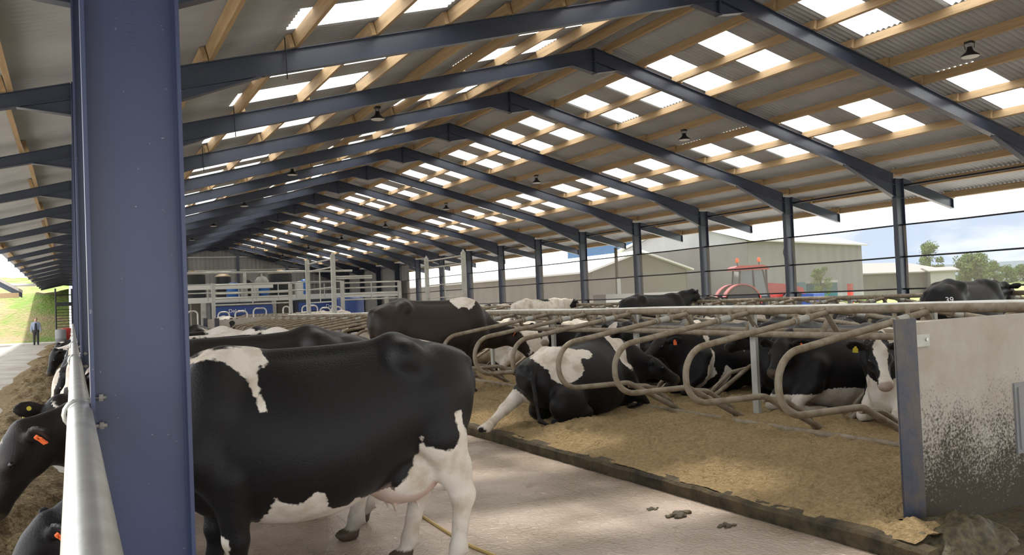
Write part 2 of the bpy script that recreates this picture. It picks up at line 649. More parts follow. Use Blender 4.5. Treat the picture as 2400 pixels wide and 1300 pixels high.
def grid_object(name, xs, ys, zf, material, smooth=True, parent=None):
    X, Y = np.meshgrid(xs, ys, indexing='ij')
    Z = zf(X, Y)
    nx, ny = X.shape
    vs = np.stack([X, Y, Z], -1).reshape(-1, 3)
    idx = np.arange(nx * ny).reshape(nx, ny)
    fs = np.stack([idx[:-1, :-1], idx[1:, :-1], idx[1:, 1:], idx[:-1, 1:]], -1).reshape(-1, 4)
    me = bpy.data.meshes.new(name)
    me.from_pydata(vs.tolist(), [], fs.tolist())
    me.materials.append(material)
    if smooth:
        me.shade_smooth()
    o = bpy.data.objects.new(name, me)
    COL.objects.link(o)
    if parent:
        o.parent = parent
    return o


# ---- floors and ground
def slab(name, x0, x1, y0, y1, z, m, t=0.1):
    return tag(MB().box(x0, x1, y0, y1, z - t, z).build(name, m), kind='structure')


tag(slab('floor', -0.1, 24.6, -22, 86, 0.0, MATS['wet_alley']), 'wet grooved concrete floor of the cow alleys', 'floor')
tag(slab('floor_feed_passage', -3.0, -0.1, -22, 66, 0.0, MATS['passage_concrete']), 'concrete feed passage outside the feed rail', 'floor')
tag(slab('floor_bounce_apron', 24.6, 42.0, -40, 120, -0.01, MATS['gravel_yard']), 'unseen pale gravel strip added outside the netting for its bounce light', 'ground')  # unseen ground, added to tint the light bounced up under the eaves
tag(slab('floor_yard', -40, -3.0, -40, 68, -0.004, MATS['gravel_yard']), 'pale sunlit yard at far left beyond the passage', 'ground')
tag(slab('floor_yard_end', -40, 0.0, 66, 74, -0.012, MATS['gravel_yard']), 'pale sunlit yard in front of the grass bank', 'ground')


def bank_z(X, Y):
    d = np.clip((Y - 70 + 0.25 * (X + 3)) / 14, 0, 1)
    return -0.05 + d * d * (3 - 2 * d) * 4.2 + np.clip((Y - 86) / 45, 0, 1) * 3.2 + vnoise(X * 0.5, Y * 0.5) * 0.5 * d + vnoise(X * 2, Y * 2) * 0.16 * d


o = grid_object('grass_bank', np.linspace(-60, -0.2, 90), np.linspace(70, 150, 110), bank_z, MATS['bank_grass'])
tag(o, 'sunlit grassy bank rising behind the standing man', 'bank', kind='structure')
o = grid_object('ground_field', np.linspace(41.5, 420, 70), np.linspace(-150, 420, 80),
                lambda X, Y: -0.06 + vnoise(X * 0.05, Y * 0.05) * 0.25 + np.clip((X - 150) / 250, 0, 1) * 3.0, MATS['grass'])
tag(o, 'bright green field beyond the open side of the barn', 'field', kind='structure')

# ---- roof sheets and rooflights
PIT, AMP = 0.146, 0.024
RL = sorted(round(15.25 + 9.68 * n + 2.16 * k, 3) for n in range(-4, 8) for k in range(4))
RL = [y for y in RL if -19 < y < 85]
RLW = 1.04
BANDS = {1: [(14.0, 16.35), (18.85, 21.62)], -1: [(8.35, 10.7), (3.08, 5.85)]}


def corr_strip(mb, x0, x1, ys):
    n = len(ys)
    vs = []
    for x in (x0, x1):
        for y in ys:
            vs.append((x, y, zsheet(x) + AMP * (1 + math.cos(2 * math.pi * y / PIT))))
    mb.add(vs, [(i, i + 1, n + i + 1, n + i) for i in range(n - 1)])


STEP = PIT / 6


def ysamples(a, b):
    k = max(2, int(round((b - a) / STEP)))
    return [a + (b - a) * i / k for i in range(k + 1)]


YA, YB = -21.0, 86.2
for side, nm in ((1, 'ceiling_right'), (-1, 'ceiling_left')):
    mb = MB()
    edge = 27.15 if side > 0 else -2.65
    xs = sorted([XM + side * 0.10, edge] + [v for b in BANDS[side] for v in b])
    for x0, x1 in zip(xs[:-1], xs[1:]):
        if (x0, x1) in [tuple(b) for b in BANDS[side]]:
            y = YA
            for r in RL:
                corr_strip(mb, x0, x1, ysamples(y, r))
                y = r + RLW
            corr_strip(mb, x0, x1, ysamples(y, YB))
        else:
            corr_strip(mb, x0, x1, ysamples(YA, YB))
    o = mb.build(nm, MATS['fibre_cement_sheet'], smooth=True)
    tag(o, 'corrugated grey fibre cement roof sheets of the %s slope' % ('right' if side > 0 else 'left'), 'roof', kind='structure')
mb = MB()
mb.prism([(XM - 0.32, zsheet(XM - 0.32) + 2 * AMP + 0.004), (XM, zsheet(XM) + 2 * AMP + 0.03), (XM + 0.32, zsheet(XM + 0.32) + 2 * AMP + 0.004),
          (XM + 0.32, zsheet(XM + 0.32) + 2 * AMP + 0.016), (XM, zsheet(XM) + 2 * AMP + 0.045), (XM - 0.32, zsheet(XM - 0.32) + 2 * AMP + 0.016)], YA, YB)
tag(mb.build('trim_ridge_cap', MATS['fibre_cement_sheet']), 'ridge capping along the top of the roof', 'roof trim', kind='structure')
protos = {}
for side in (1, -1):
    for bi, (x0, x1) in enumerate(BANDS[side]):
        band = ('upper', 'lower')[bi] + ' band of the ' + ('right' if side > 0 else 'left') + ' roof slope'
        for r in RL:
            # sheets repeat with the corrugation: start phase differs, so each is laid where it stands
            mb = MB()
            n0 = ysamples(r, r + RLW)
            corr_strip(mb, x0, x1, n0)
            o = mb.build('rooflight', MATS['rooflight'], smooth=True)
            tag(o, 'white translucent rooflight sheet in the ' + band, 'rooflight', 'rooflights in the ' + band)

# ---- purlins
PR = [12.78, 13.9, 15.12, 16.32, 17.5, 18.75, 20.1, 21.45, 22.8, 24.08, 25.3, 26.75]
PL = [11.92, 10.8, 9.58, 8.42, 7.25, 5.98, 4.63, 3.25, 1.92, 0.62, -0.75, -2.3]
for side, lst in ((1, PR), (-1, PL)):
    for k, x in enumerate(lst):
        mb = MB()
        ca = math.atan(SL) * side
        for b in range(-5, NF):
            ya, yb = FY(b) - 0.16, min(FY(b + 1) + 0.16, 86.0)
            xx = x + (0.043 if b % 2 else -0.043)
            zc = ztop(xx) + 0.105
            dx, dz = math.cos(ca) * 0.0375, -math.sin(ca) * 0.0375
            hx, hz = math.sin(ca) * 0.105, math.cos(ca) * 0.105
            poly = [(xx - dx - hx, zc - dz - hz), (xx + dx - hx, zc + dz - hz), (xx + dx + hx, zc + dz + hz), (xx - dx + hx, zc - dz + hz)]
            mb.prism(poly, ya, yb)
        where = ORD[k] + ' timber purlin below the ridge on the %s roof slope' % ('right' if side > 0 else 'left')
        o = mb.build('timber_purlin', TIMBER)
        tag(o, where, 'purlin', 'timber purlins of the %s roof slope' % ('right' if side > 0 else 'left'))


# ---- portal frames
def ibeam_poly(mb, top, bot, y, fw=0.17, ft=0.014, wt=0.011):
    """web between polylines top and bot (x, z) plus flanges along each"""
    n = len(top)
    for i in range(n - 1):
        mb.prism([top[i], top[i + 1], bot[i + 1], bot[i]], y - wt / 2, y + wt / 2)
    for ln, s in ((top, -1), (bot, 1)):
        for i in range(len(ln) - 1):
            a, b = Vector((ln[i][0], y, ln[i][1])), Vector((ln[i + 1][0], y, ln[i + 1][1]))
            if (a - b).length < 1e-3:
                continue
            off = Vector((0, 0, s * ft / 2))
            mb.bar(a + off, b + off, fw, ft)


def rafter(side):
    """one slope's rafter at y = 0"""
    D = 0.36
    if side < 0:
        xa, xh, xc = 0.44, 2.75, XM - 0.004
    else:
        xa, xh, xc = 23.9, 21.65, XM + 0.004
    mb = MB()
    ibeam_poly(mb, [(xa, ztop(xa)), (xc, ztop(xc))], [(xa, ztop(xa) - D), (xc, ztop(xc) - D)], 0)
    return mb, xa, xh, xc, D


PROTO_R = {}
for side in (-1, 1):
    mb, xa, xh, xc, D = rafter(side)
    word = 'left' if side < 0 else 'right'
    for i in range(NF):
        lab = ORD[i] + ' blue steel rafter counted from the front, %s roof slope' % word
        if side not in PROTO_R:
            r = mb.build('steel_rafter', STEEL, loc=(0, FY(i), 0))
            tag(r, lab, 'rafter', 'steel rafters of the %s roof slope' % word)
            h = MB()
            zb = 4.45
            h.prism([(xa, ztop(xa) - D), (xh, ztop(xh) - D), (xa, zb)], -0.006, 0.006)
            h.bar((xa, 0, zb), (xh, 0, ztop(xh) - D), 0.17, 0.014)
            h.bar((xh + 0.02 * side, 0, ztop(xh) - D), (xh + 0.02 * side, 0, ztop(xh) - 0.02), 0.17, 0.012)
            for z in (4.6, 4.7, 4.95, 5.06):
                for yy in (-0.05, 0.05):
                    h.box(xa - 0.03, xa + 0.03, yy - 0.014, yy + 0.014, z - 0.014, z + 0.014)
            h.build('haunch', STEEL, r)
            p = MB()
            xe = XM + side * 0.69
            p.prism([(xe, ztop(xe) - D), (xc, ztop(xc) - D), (xc, 7.51)], -0.006, 0.006)
            p.bar((xe, 0, ztop(xe) - D), (xc, 0, 7.51), 0.17, 0.014)
            p.box(min(xc, xc + side * 0.02), max(xc, xc + side * 0.02), -0.085, 0.085, 7.49, ztop(XM) - 0.01)
            for z in (7.58, 7.68, 7.90, 8.0):
                for yy in (-0.05, 0.05):
                    p.box(xc + side * 0.02 - 0.012, xc + side * 0.02 + 0.012, yy - 0.014, yy + 0.014, z - 0.014, z + 0.014)
            p.build('apex_haunch', STEEL, r)
            c = MB()
            for x in (PL if side < 0 else PR):
                if (side < 0 and 0.7 < x) or (side > 0 and x < 23.8):
                    c.box(x - 0.05, x + 0.05, -0.07, 0.07, ztop(x) - 0.005, ztop(x) + 0.006)
                    c.box(x - 0.047, x - 0.037, -0.07, 0.07, ztop(x), ztop(x) + 0.15)
            c.build('purlin_cleat', DARKM, r)
            if side < 0:
                MB().tube([(3.12, -0.12, ztop(3.12) + 0.18), (3.14, -0.13, 5.32)], 0.011, 6).build('brace_rod', DARKM, r)
            PROTO_R[side] = r
        else:
            copy_tree(PROTO_R[side], (0, FY(i), 0), lab)


def ubolt(z, r0=0.057):
    mb = MB()
    pts = []
    for s, zz in ((1, z + r0), (-1, z - r0)):
        pass
    arc = [(0.10, 0, z + r0), (0.0, 0, z + r0)]
    for k in range(9):
        a = math.pi / 2 + math.pi * k / 8
        arc.append((r0 * math.cos(a), 0, z + r0 * math.sin(a)))
    arc += [(0.10, 0, z - r0)]
    mb.tube(arc, 0.0085, 8)
    for zz in (z + r0, z - r0):
        mb.tube([(0.072, 0, zz), (0.088, 0, zz)], 0.016, 6)
    return mb


PIPEZ = 1.262
col0 = None
for i in range(NF):
    lab = ('large blue steel column standing closest, beside the galvanised feed rail' if i == 0 else
           ORD[i] + ' blue steel column of the left row along the feed rail')
    if col0 is None:
        mb = MB()
        for x0 in (0.058, 0.422):
            mb.box(x0, x0 + 0.016, -0.09, 0.09, -0.02, 5.1 if x0 > 0.2 else 5.0)
        mb.box(0.07, 0.43, -0.0055, 0.0055, -0.02, 5.05)
        # rolled root fillets between web and flange
        for xx, s in ((0.074, 1), (0.422, -1)):
            for t in (-1, 1):
                mb.prism([(xx, 0), (xx + s * 0.012, 0), (xx, 0.0)], 0, 0) if False else None
                mb.bar((xx + s * 0.004, t * 0.009, -0.02), (xx + s * 0.004, t * 0.009, 5.0), 0.012, 0.010, up=(1, 0, 0))
        c = mb.build('steel_column', [STEELC], loc=(0, FY(i), 0))
        tag(c, lab, 'column', 'left row of steel columns')
        b = MB()
        ibeam_poly(b, [(0.058, ztop(0.058)), (-2.42, ztop(-2.42))], [(0.058, ztop(0.058) - 0.24), (-2.42, ztop(-2.42) - 0.17)], 0, 0.14, 0.011, 0.008)
        b.prism([(0.058, ztop(0.058) - 0.24), (-0.62, ztop(-0.62) - 0.22), (0.058, 4.56)], -0.005, 0.005)
        b.bar((0.058, 0, 4.56), (-0.62, 0, ztop(-0.62) - 0.22), 0.14, 0.011)
        for z in (4.62, 4.72, 4.85, 4.95):
            for yy in (-0.05, 0.05):
                b.box(0.04, 0.06, yy - 0.013, yy + 0.013, z - 0.013, z + 0.013)
        b.build('canopy_bracket', STEEL, c)
        ub = ubolt(PIPEZ).build('pipe_clamp', GALV, c, smooth=True)
        ub.location = (0.016, -0.045, 0)
        col0 = c
    else:
        copy_tree(col0, (0, FY(i), 0), lab)
col1 = None
for i in range(1, NF):
    lab = ORD[i - 1] + ' blue steel column from the front, open right side of the barn'
    if col1 is None:
        mb = MB()
        for x0 in (23.9, 24.285):
            mb.box(x0, x0 + 0.015, -0.085, 0.085, -0.02, 5.08)
        mb.box(23.9, 24.3, -0.006, 0.006, -0.02, 5.08)
        c = mb.build('steel_column', STEEL, loc=(0, FY(i), 0))
        tag(c, lab, 'column', 'right row of steel columns')
        b = MB()
        ibeam_poly(b, [(24.3, ztop(24.3) - 0.02), (26.85, ztop(26.85))], [(24.3, 4.74), (26.85, 4.13)], 0, 0.14, 0.012, 0.009)
        b.box(26.835, 26.85, -0.07, 0.07, 4.13, ztop(26.85))
        b.build('eave_bracket', STEEL, c)
        w = MB()
        w.box(23.895, 24.305, -0.09, 0.09, 4.42, 4.432)
        w.build('stiffener', STEEL, c)
        col1 = c
    else:
        copy_tree(col1, (0, FY(i), 0), lab)
for nm, x, z, lab in (('eave_tie', 24.4, 4.86, 'dark steel eave tie tube running along the right column heads'),):
    tag(MB().tube([(x, FY(1), z), (x, FY(17), z)], 0.038, 8).build(nm, DARKM, smooth=True), lab, 'tie')

# raised lettering on the web of the closest column
cur = bpy.data.curves.new('lettering', 'FONT')
cur.body = 'GH - TS4'
cur.size = 0.075
cur.extrude = 0.0012
cur.align_x = 'LEFT'
tmp = bpy.data.objects.new('tmp_text', cur)
COL.objects.link(tmp)
me = bpy.data.meshes.new_from_object(tmp.evaluated_get(bpy.context.evaluated_depsgraph_get()))
bpy.data.objects.remove(tmp)
me.materials.clear()
me.materials.append(TEXTB)
lt = bpy.data.objects.new('rolled_mark', me)
COL.objects.link(lt)
lt.parent = col0
lt.matrix_parent_inverse = Matrix.Identity(4)
lt.rotation_euler = Matrix(((0, -1, 0), (0, 0, -1), (1, 0, 0))).to_euler()
lt.location = (0.278, -0.0062, 2.80)

# ---- lamps
lamp0 = None
for side, x in ((1, 17.5), (-1, 7.25)):
    for k in range(8):
        y = 11.3 + 9.65 * k
        lab = ORD[k] + ' black high bay lamp from the front under the %s roof slope' % ('right' if side > 0 else 'left')
        if lamp0 is None:
            t = thing('high_bay_lamp', lab, 'lamp', (x, y, ztop(x)), 0, 'high bay lamps')
            MB().box(-0.07, 0.07, -0.08, 0.08, -0.05, 0.0).build('mount', DARKM, t)
            for s in (-1, 1):
                MB().tube([(0, s * 0.07, 0), (0, s * 0.12, -0.05), (0, s * 0.10, -0.16)], 0.008, 6).build('hanger', DARKM, t)
            MB().lathe([(0.05, -0.12), (0.07, -0.20), (0.10, -0.24), (0.19, -0.31), (0.20, -0.335), (0.185, -0.335)], n=20).build('lamp_shade', DARKM, t, smooth=True)
            MB().lathe([(0.182, -0.332), (0.17, -0.345), (0.02, -0.35)], n=20).build('lens', PAINTW, t, smooth=True)
            lamp0 = t
        else:
            copy_tree(lamp0, (x, y, ztop(x)), lab)

# ---- far gable wall and clad right end
mb = MB()
xs = np.arange(0.2, 24.41, 0.1)
vs, fs = [], []
for k, x in enumerate(xs):
    y = 85.75 + (0.03 if (k // 2) % 2 else 0.0)
    vs += [(x, y, 0.0), (x, y, zsheet(x) - 0.02)]
n = len(xs)
fs = [(2 * k, 2 * k + 2, 2 * k + 3, 2 * k + 1) for k in range(n - 1)]
mb.add(vs, fs)
tag(mb.build('wall_back', CLADG), 'pale ribbed cladding of the far gable wall', 'wall', kind='structure')
mb = MB()
ys = np.arange(FY(12.55), 85.8, 0.1)
vs = []
for k, y in enumerate(ys):
    x = 24.36 + (0.03 if (k // 2) % 2 else 0.0)
    vs += [(x, y, 0.0), (x, y, 4.9)]
n = len(ys)
mb.add(vs, [(2 * k, 2 * k + 2, 2 * k + 3, 2 * k + 1) for k in range(n - 1)])
tag(mb.build('wall_right', CLADG), 'pale ribbed cladding of the far right side wall', 'wall', kind='structure')
gp = None
for k, x in enumerate((5.1, 9.8, 14.6, 19.4)):
    lab = ORD[k] + ' blue steel gable post from the left on the far end wall'
    mb = MB()
    mb.box(x - 0.12, x + 0.12, 85.45, 85.62, 0, ztop(x) - 0.2)
    tag(mb.build('gable_post', STEEL), lab, 'post', 'gable posts')
mb = None
for k, z in enumerate((2.6, 4.2, 5.7, 7.0)):
    half = min(12.0, (8.0 - z) / SL)
    tag(MB().box(max(0.3, XM - half), min(24.3, XM + half), 85.62, 85.72, z - 0.05, z + 0.05).build('sheeting_rail', PAINTW),
        ORD[k] + ' horizontal sheeting rail up the far gable wall', 'rail', 'sheeting rails of the far gable')

# ---- feed rail, plinth and feed
pts = [(0.018, y, PIPEZ) for y in (-3.0, 30.0, 60.0)]
fr = MB().tube(pts, 0.046, 24).build('feed_rail', GALV, smooth=True)
tag(fr, 'long galvanised feed rail pipe clamped along the left columns', 'rail')
tag(MB().box(0.02, 0.06, -3, 60, -0.02, 0.42).build('trim_feed_plinth', CONC), 'low concrete plinth under the feed rail', 'plinth', kind='structure')


def heap_z(X, Y):
    u = (X + 0.82 + vnoise(Y * 0.35, 3.3 + 0 * X) * 0.45) / (0.62 + vnoise(Y * 0.5, 9.1 + 0 * X) * 0.25)
    return -0.015 + np.clip(1 - u * u, 0, 1) * (0.16 + 0.12 * vnoise(X * 1.6, Y * 1.1)) + np.clip(1 - u * u, 0, 1) * vnoise(X * 9, Y * 6) * 0.10


o = grid_object('silage_feed', np.linspace(-1.9, -0.12, 46), np.linspace(5, 60, 500), heap_z, MATS['silage'])
tag(o, 'brown silage feed strewn along the passage below the cow heads', 'feed', kind='stuff')


# ---- cubicle beds
def bed(name, x0, x1, y0, y1, lab, nx, ny, xe=None):
    def zf(X, Y):
        e = np.minimum(X - x0, (xe or x1) - X)
        base = 0.115 + 0.075 * np.clip((e - 0.12) / 0.7, 0, 1) + 0.02 * np.clip(e / 0.1, 0, 1)
        n = vnoise(X * 2.1, Y * 2.1) * 0.06 + vnoise(X * 6.5, Y * 6.5) * 0.05 + vnoise(X * 14, Y * 14) * 0.03 + vnoise(X * 25, Y * 25) * 0.03
        return base + n * np.clip(e / 0.15 + 0.25, 0, 1)
    o = grid_object(name, np.linspace(x0, x1, nx), np.linspace(y0, y1, ny), zf, MATS['bedding'])
    tag(o, lab, 'bedding', kind='stuff')
    return zf


BEDY0, BEDY1 = 3.70, 31.9
bed('sand_bedding', 4.335, 4.335 + 5.415, BEDY0, BEDY1, 'brown sandy bedding of the closest double row of cubicles', 230, 900)
bed('sand_bedding', 4.335, 4.70, 3.3, 3.71, 'short end of the sandy bedding left of the blue steel post', 14, 24, 9.75)
bed('sand_bedding', 11.6, 16.4, 4.0, 34.0, 'brown sandy bedding of the second double row of cubicles', 50, 260)
for nm, x0, x1, y0, y1, lab in (('bed_kerb', 4.30, 4.40, 3.2, 31.9, 'dung caked, shade-darkened concrete kerb along the closest bed edge'),
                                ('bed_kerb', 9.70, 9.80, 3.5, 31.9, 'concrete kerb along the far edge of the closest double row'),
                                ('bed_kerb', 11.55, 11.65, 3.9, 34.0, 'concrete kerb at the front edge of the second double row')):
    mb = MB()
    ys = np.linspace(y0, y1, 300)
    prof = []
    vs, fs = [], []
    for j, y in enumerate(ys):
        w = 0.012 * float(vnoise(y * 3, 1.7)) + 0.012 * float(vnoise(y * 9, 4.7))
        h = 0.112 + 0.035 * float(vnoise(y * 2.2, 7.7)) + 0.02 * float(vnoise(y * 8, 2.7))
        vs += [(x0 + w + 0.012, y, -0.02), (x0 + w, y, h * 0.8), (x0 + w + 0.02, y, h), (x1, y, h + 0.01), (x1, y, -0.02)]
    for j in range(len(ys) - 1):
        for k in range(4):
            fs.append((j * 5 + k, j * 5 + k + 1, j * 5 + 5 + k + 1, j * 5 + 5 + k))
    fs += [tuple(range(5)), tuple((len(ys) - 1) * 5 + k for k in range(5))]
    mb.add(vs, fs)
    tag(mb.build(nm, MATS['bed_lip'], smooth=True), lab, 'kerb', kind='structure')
# ================================================================== cubicles
BZ = 0.2
XC = 7.05


def divider(name_group, label, loc, mirror=False):
    s = -1 if mirror else 1
    t = thing('cubicle_divider', label, 'cubicle divider', loc, 0, name_group)
    P = lambda x, z, y=0.0: (s * (x - XC), y, z)
    loop = fillet([P(6.90, 1.375), P(5.02, 1.105), P(5.02, 0.605), P(5.98, 0.60), P(6.50, 0.33), P(6.78, 0.18)], [0.27, 0.245, 0.2, 0.2], 8)
    MB().tube(loop, 0.031, 10).build('loop_tube', GALVD, t, smooth=True)
    MB().tube([P(6.43, 1.308), P(6.66, 1.340)], 0.037, 10).build('sleeve', GALVB, t, smooth=True)
    for x in (6.44, 6.62):
        c = MB()
        z = 1.375 - (6.90 - x) * 0.1436
        c.tube([P(x, z), P(x + 0.03, z + 0.004)], 0.046, 10)
        c.box(s * (x + 0.015 - XC) - 0.016, s * (x + 0.015 - XC) + 0.016, -0.012, 0.012, z + 0.03, z + 0.075)
        c.build('clamp', GALVD, t, smooth=True)
    MB().tube(fillet([P(6.88, 1.42, 0.03), P(6.98, 1.30, 0.03), P(7.12, 1.10, 0.03)], 0.1, 4), 0.03, 8).build('brace', GALVD, t, smooth=True)
    low = fillet([P(6.02, 0.56, 0.055), P(6.30, 0.53, 0.055), P(6.62, 0.33, 0.055), P(6.72, 0.18, 0.055)], 0.2, 5)
    MB().tube(low, 0.028, 8).build('foot_tube', GALVD, t, smooth=True)
    return t


NEARY = [5.0 + 1.15 * k for k in range(24)]
da = db = None
for k, y in enumerate(NEARY):
    la = ORD[k] + ' looped cubicle divider from the concrete end wall, row beside the alley'
    lb = ORD[k] + ' looped cubicle divider from the concrete end wall, back half of closest double row'
    if da is None:
        da = divider('front row of cubicle dividers', la, (XC, y, 0))
        db = divider('back row of cubicle dividers', lb, (XC + 0.12, y + 0.25, 0), True)
    else:
        # the fourth divider leans a little clear of the cow lying against it
        copy_tree(da, (XC - (0.13 if k == 3 else 0), y - (0.22 if k == 3 else 0), 0), la)
        copy_tree(db, (XC + 0.12, y + 0.25, 0), lb)
SECY = [5.2 + 1.15 * k for k in range(24)]
for k, y in enumerate(SECY):
    copy_tree(da, (14.0, y, 0.0), ORD[k] + ' looped cubicle divider from the front in the second double row')['group'] = 'second double row of cubicle dividers, front'
    copy_tree(db, (14.1, y + 0.2, 0.0), ORD[k] + ' looped cubicle divider from the front, rear of second double row')['group'] = 'second double row of cubicle dividers, rear'


def rail(name, x, z, y0, y1, r, m, lab, sag=0.0):
    n = 24
    pts = [(x, y0 + (y1 - y0) * k / n, z + 0.006 * math.sin(k * 1.7)) for k in range(n + 1)]
    tag(MB().tube(pts, r, 12).build(name, m, smooth=True), lab, 'rail')


rail('top_rail', 6.93, 1.405, 3.75, 32.0, 0.042, GALVD, 'thick dung stained top rail over the closest row of cubicles')
rail('water_pipe', 7.24, 1.435, 3.4, 32.0, 0.024, WHITEP, 'white plastic pipe running just behind the closest top rail')
rail('neck_rail', 6.78, 1.150, 3.75, 32.0, 0.034, GALVD, 'lower neck rail beneath the closest top rail')
rail('neck_rail', 7.40, 1.150, 3.75, 32.0, 0.034, GALVD, 'neck rail of the back half of the closest double row')
rail('brisket_pipe', 6.48, 0.20, 3.7, 31.9, 0.035, GALVD, 'pinkish brisket pipe lying in the sand of the closest row')
rail('top_rail', 14.0, 1.40, 3.9, 33.0, 0.042, GALVD, 'top rail over the second double row of cubicles')
rail('neck_rail', 13.8, 1.15, 4.1, 33.0, 0.034, GALVD, 'neck rail of the second double row of cubicles')
p0 = None
for k in range(12):
    y = 5.05 + 2.3 * k
    for x, z1, row in ((7.03, 1.40, 'closest'), (14.1, 1.38, 'second')):
        lab = ORD[k] + ' flat grey cubicle post from the front under the %s top rail' % row
        if p0 is None:
            p0 = tag(MB().box(-0.022, 0.022, -0.045, 0.045, 0.02, 1.385).build('cubicle_post', GALVB, loc=(x, y, 0)), lab, 'post', 'cubicle posts')
        else:
            c = p0.copy()
            COL.objects.link(c)
            c.location = (x, y, 0)
            c['label'] = lab
# clips holding the white pipe
for k in range(7):
    y = 4.55 + 3.45 * k
    tag(MB().box(7.15, 7.28, y - 0.05, y + 0.05, 1.39, 1.42).build('pipe_clip', GALVB), ORD[k] + ' grey clip from the front under the white plastic pipe', 'clip', 'clips of the white pipe')

# ---- concrete end wall with its steel post
ew = MB().box(4.885, 9.6, 3.655, 3.80, -0.02, 1.385).build('cubicle_end_wall', CONC)
tag(ew, 'splashed concrete end wall of the cubicle row at right', 'wall panel')
mb = MB().box(5.93, 6.35, 3.640, 3.66, 0.40, 0.90)
mb.box(5.96, 6.35, 3.630, 3.645, 0.43, 0.87)
mb.build('recess_plate', GREYP, ew)
MB().box(4.86, 5.035, 3.640, 3.656, 1.225, 1.305).build('bracket', GALVB, ew)
MB().tube([(5.0, 3.63, 1.27), (5.0, 3.66, 1.27)], 0.012, 8).build('bolt', GALV, ew)
mb = MB()
mb.box(4.69, 4.895, 3.632, 3.646, -0.02, 1.415)
mb.box(4.785, 4.80, 3.64, 3.70, -0.02, 1.41)
mb.box(4.83, 4.895, 3.645, 3.655, -0.02, 1.41)
sp = mb.build('steel_post', STEELD)
tag(sp, 'dirty blue steel post at the edge of the concrete end wall', 'post')
rp = MB().box(6.88, 6.98, 3.68, 3.76, 1.38, 1.47).build('rail_bracket', STEEL)
tag(rp, 'short blue bracket holding the rail end above the concrete wall', 'bracket')
# far end panels of the closest double row
for k, (x0, x1, y, lab) in enumerate(((4.75, 6.9, 32.1, 'concrete end panel at the far end of the closest cubicle row'),
                                      (4.9, 9.4, 36.2, 'concrete panel facing the far cross passage'))):
    o = tag(MB().box(x0, x1, y, y + 0.14, -0.02, 1.36).build('concrete_panel', CONC), lab, 'wall panel', 'far concrete panels')
    MB().box(x0 - 0.16, x0, y - 0.02, y + 0.16, -0.02, 1.42).build('edge_post', STEELD, o)
for k, (y0, y1) in enumerate(((42.0, 60.0),)):
    rail('top_rail', 10.6, 1.38, 42.0, 60.0, 0.04, GALVD, 'far top rail beyond the tall gate posts')
for k in range(14):
    copy_tree(da, (10.7, 42.6 + 1.2 * k, 0), ORD[k] + ' cubicle divider from the tall gate posts in the far block')['group'] = 'far block of cubicle dividers'

# ---- tall drafting gates over the cross passage
def gate(x, y0, y1, lab, arm=False):
    t = thing('drafting_gate', lab, 'gate', (x, y0, 0), 0, 'tall galvanised drafting gates')
    L = y1 - y0
    for yy, z in ((0, 3.98), (L, 3.98)):
        p = MB().box(-0.09, 0.09, yy - 0.09, yy + 0.09, 0, z)
        q = p.build('gate_post', GALVB, t)
        MB().lathe([(0.10, 0.0), (0.06, 0.06), (0.015, 0.14)], (0, yy, z), 8).build('post_cap', GALVB, q)
    for z in (3.82, 3.45):
        MB().tube([(0, 0, z), (0, L, z)], 0.035, 8).build('top_bar', GALVB, t, smooth=True)
    g = MB()
    for z in (2.55, 1.9):
        g.tube([(0, 0.1, z), (0, L - 0.1, z)], 0.027, 8)
    g.tube([(0, L * 0.5, 1.9), (0, L * 0.5, 3.45)], 0.027, 8)
    g.build('gate_bars', GALVB, t, smooth=True)
    if arm:
        a = MB()
        for z in (3.0, 2.92):
            a.tube([(0, 0, z), (1.5, -0.9, z - 0.03)], 0.04, 8)
        a.build('swing_arm', GALVB, t, smooth=True)
    return t


gate(10.4, 36.9, 41.5, 'tall galvanised drafting gate left of the standing brown cow', True)
gate(16.4, 35.95, 40.6, 'tall galvanised drafting gate in front of the right netting')
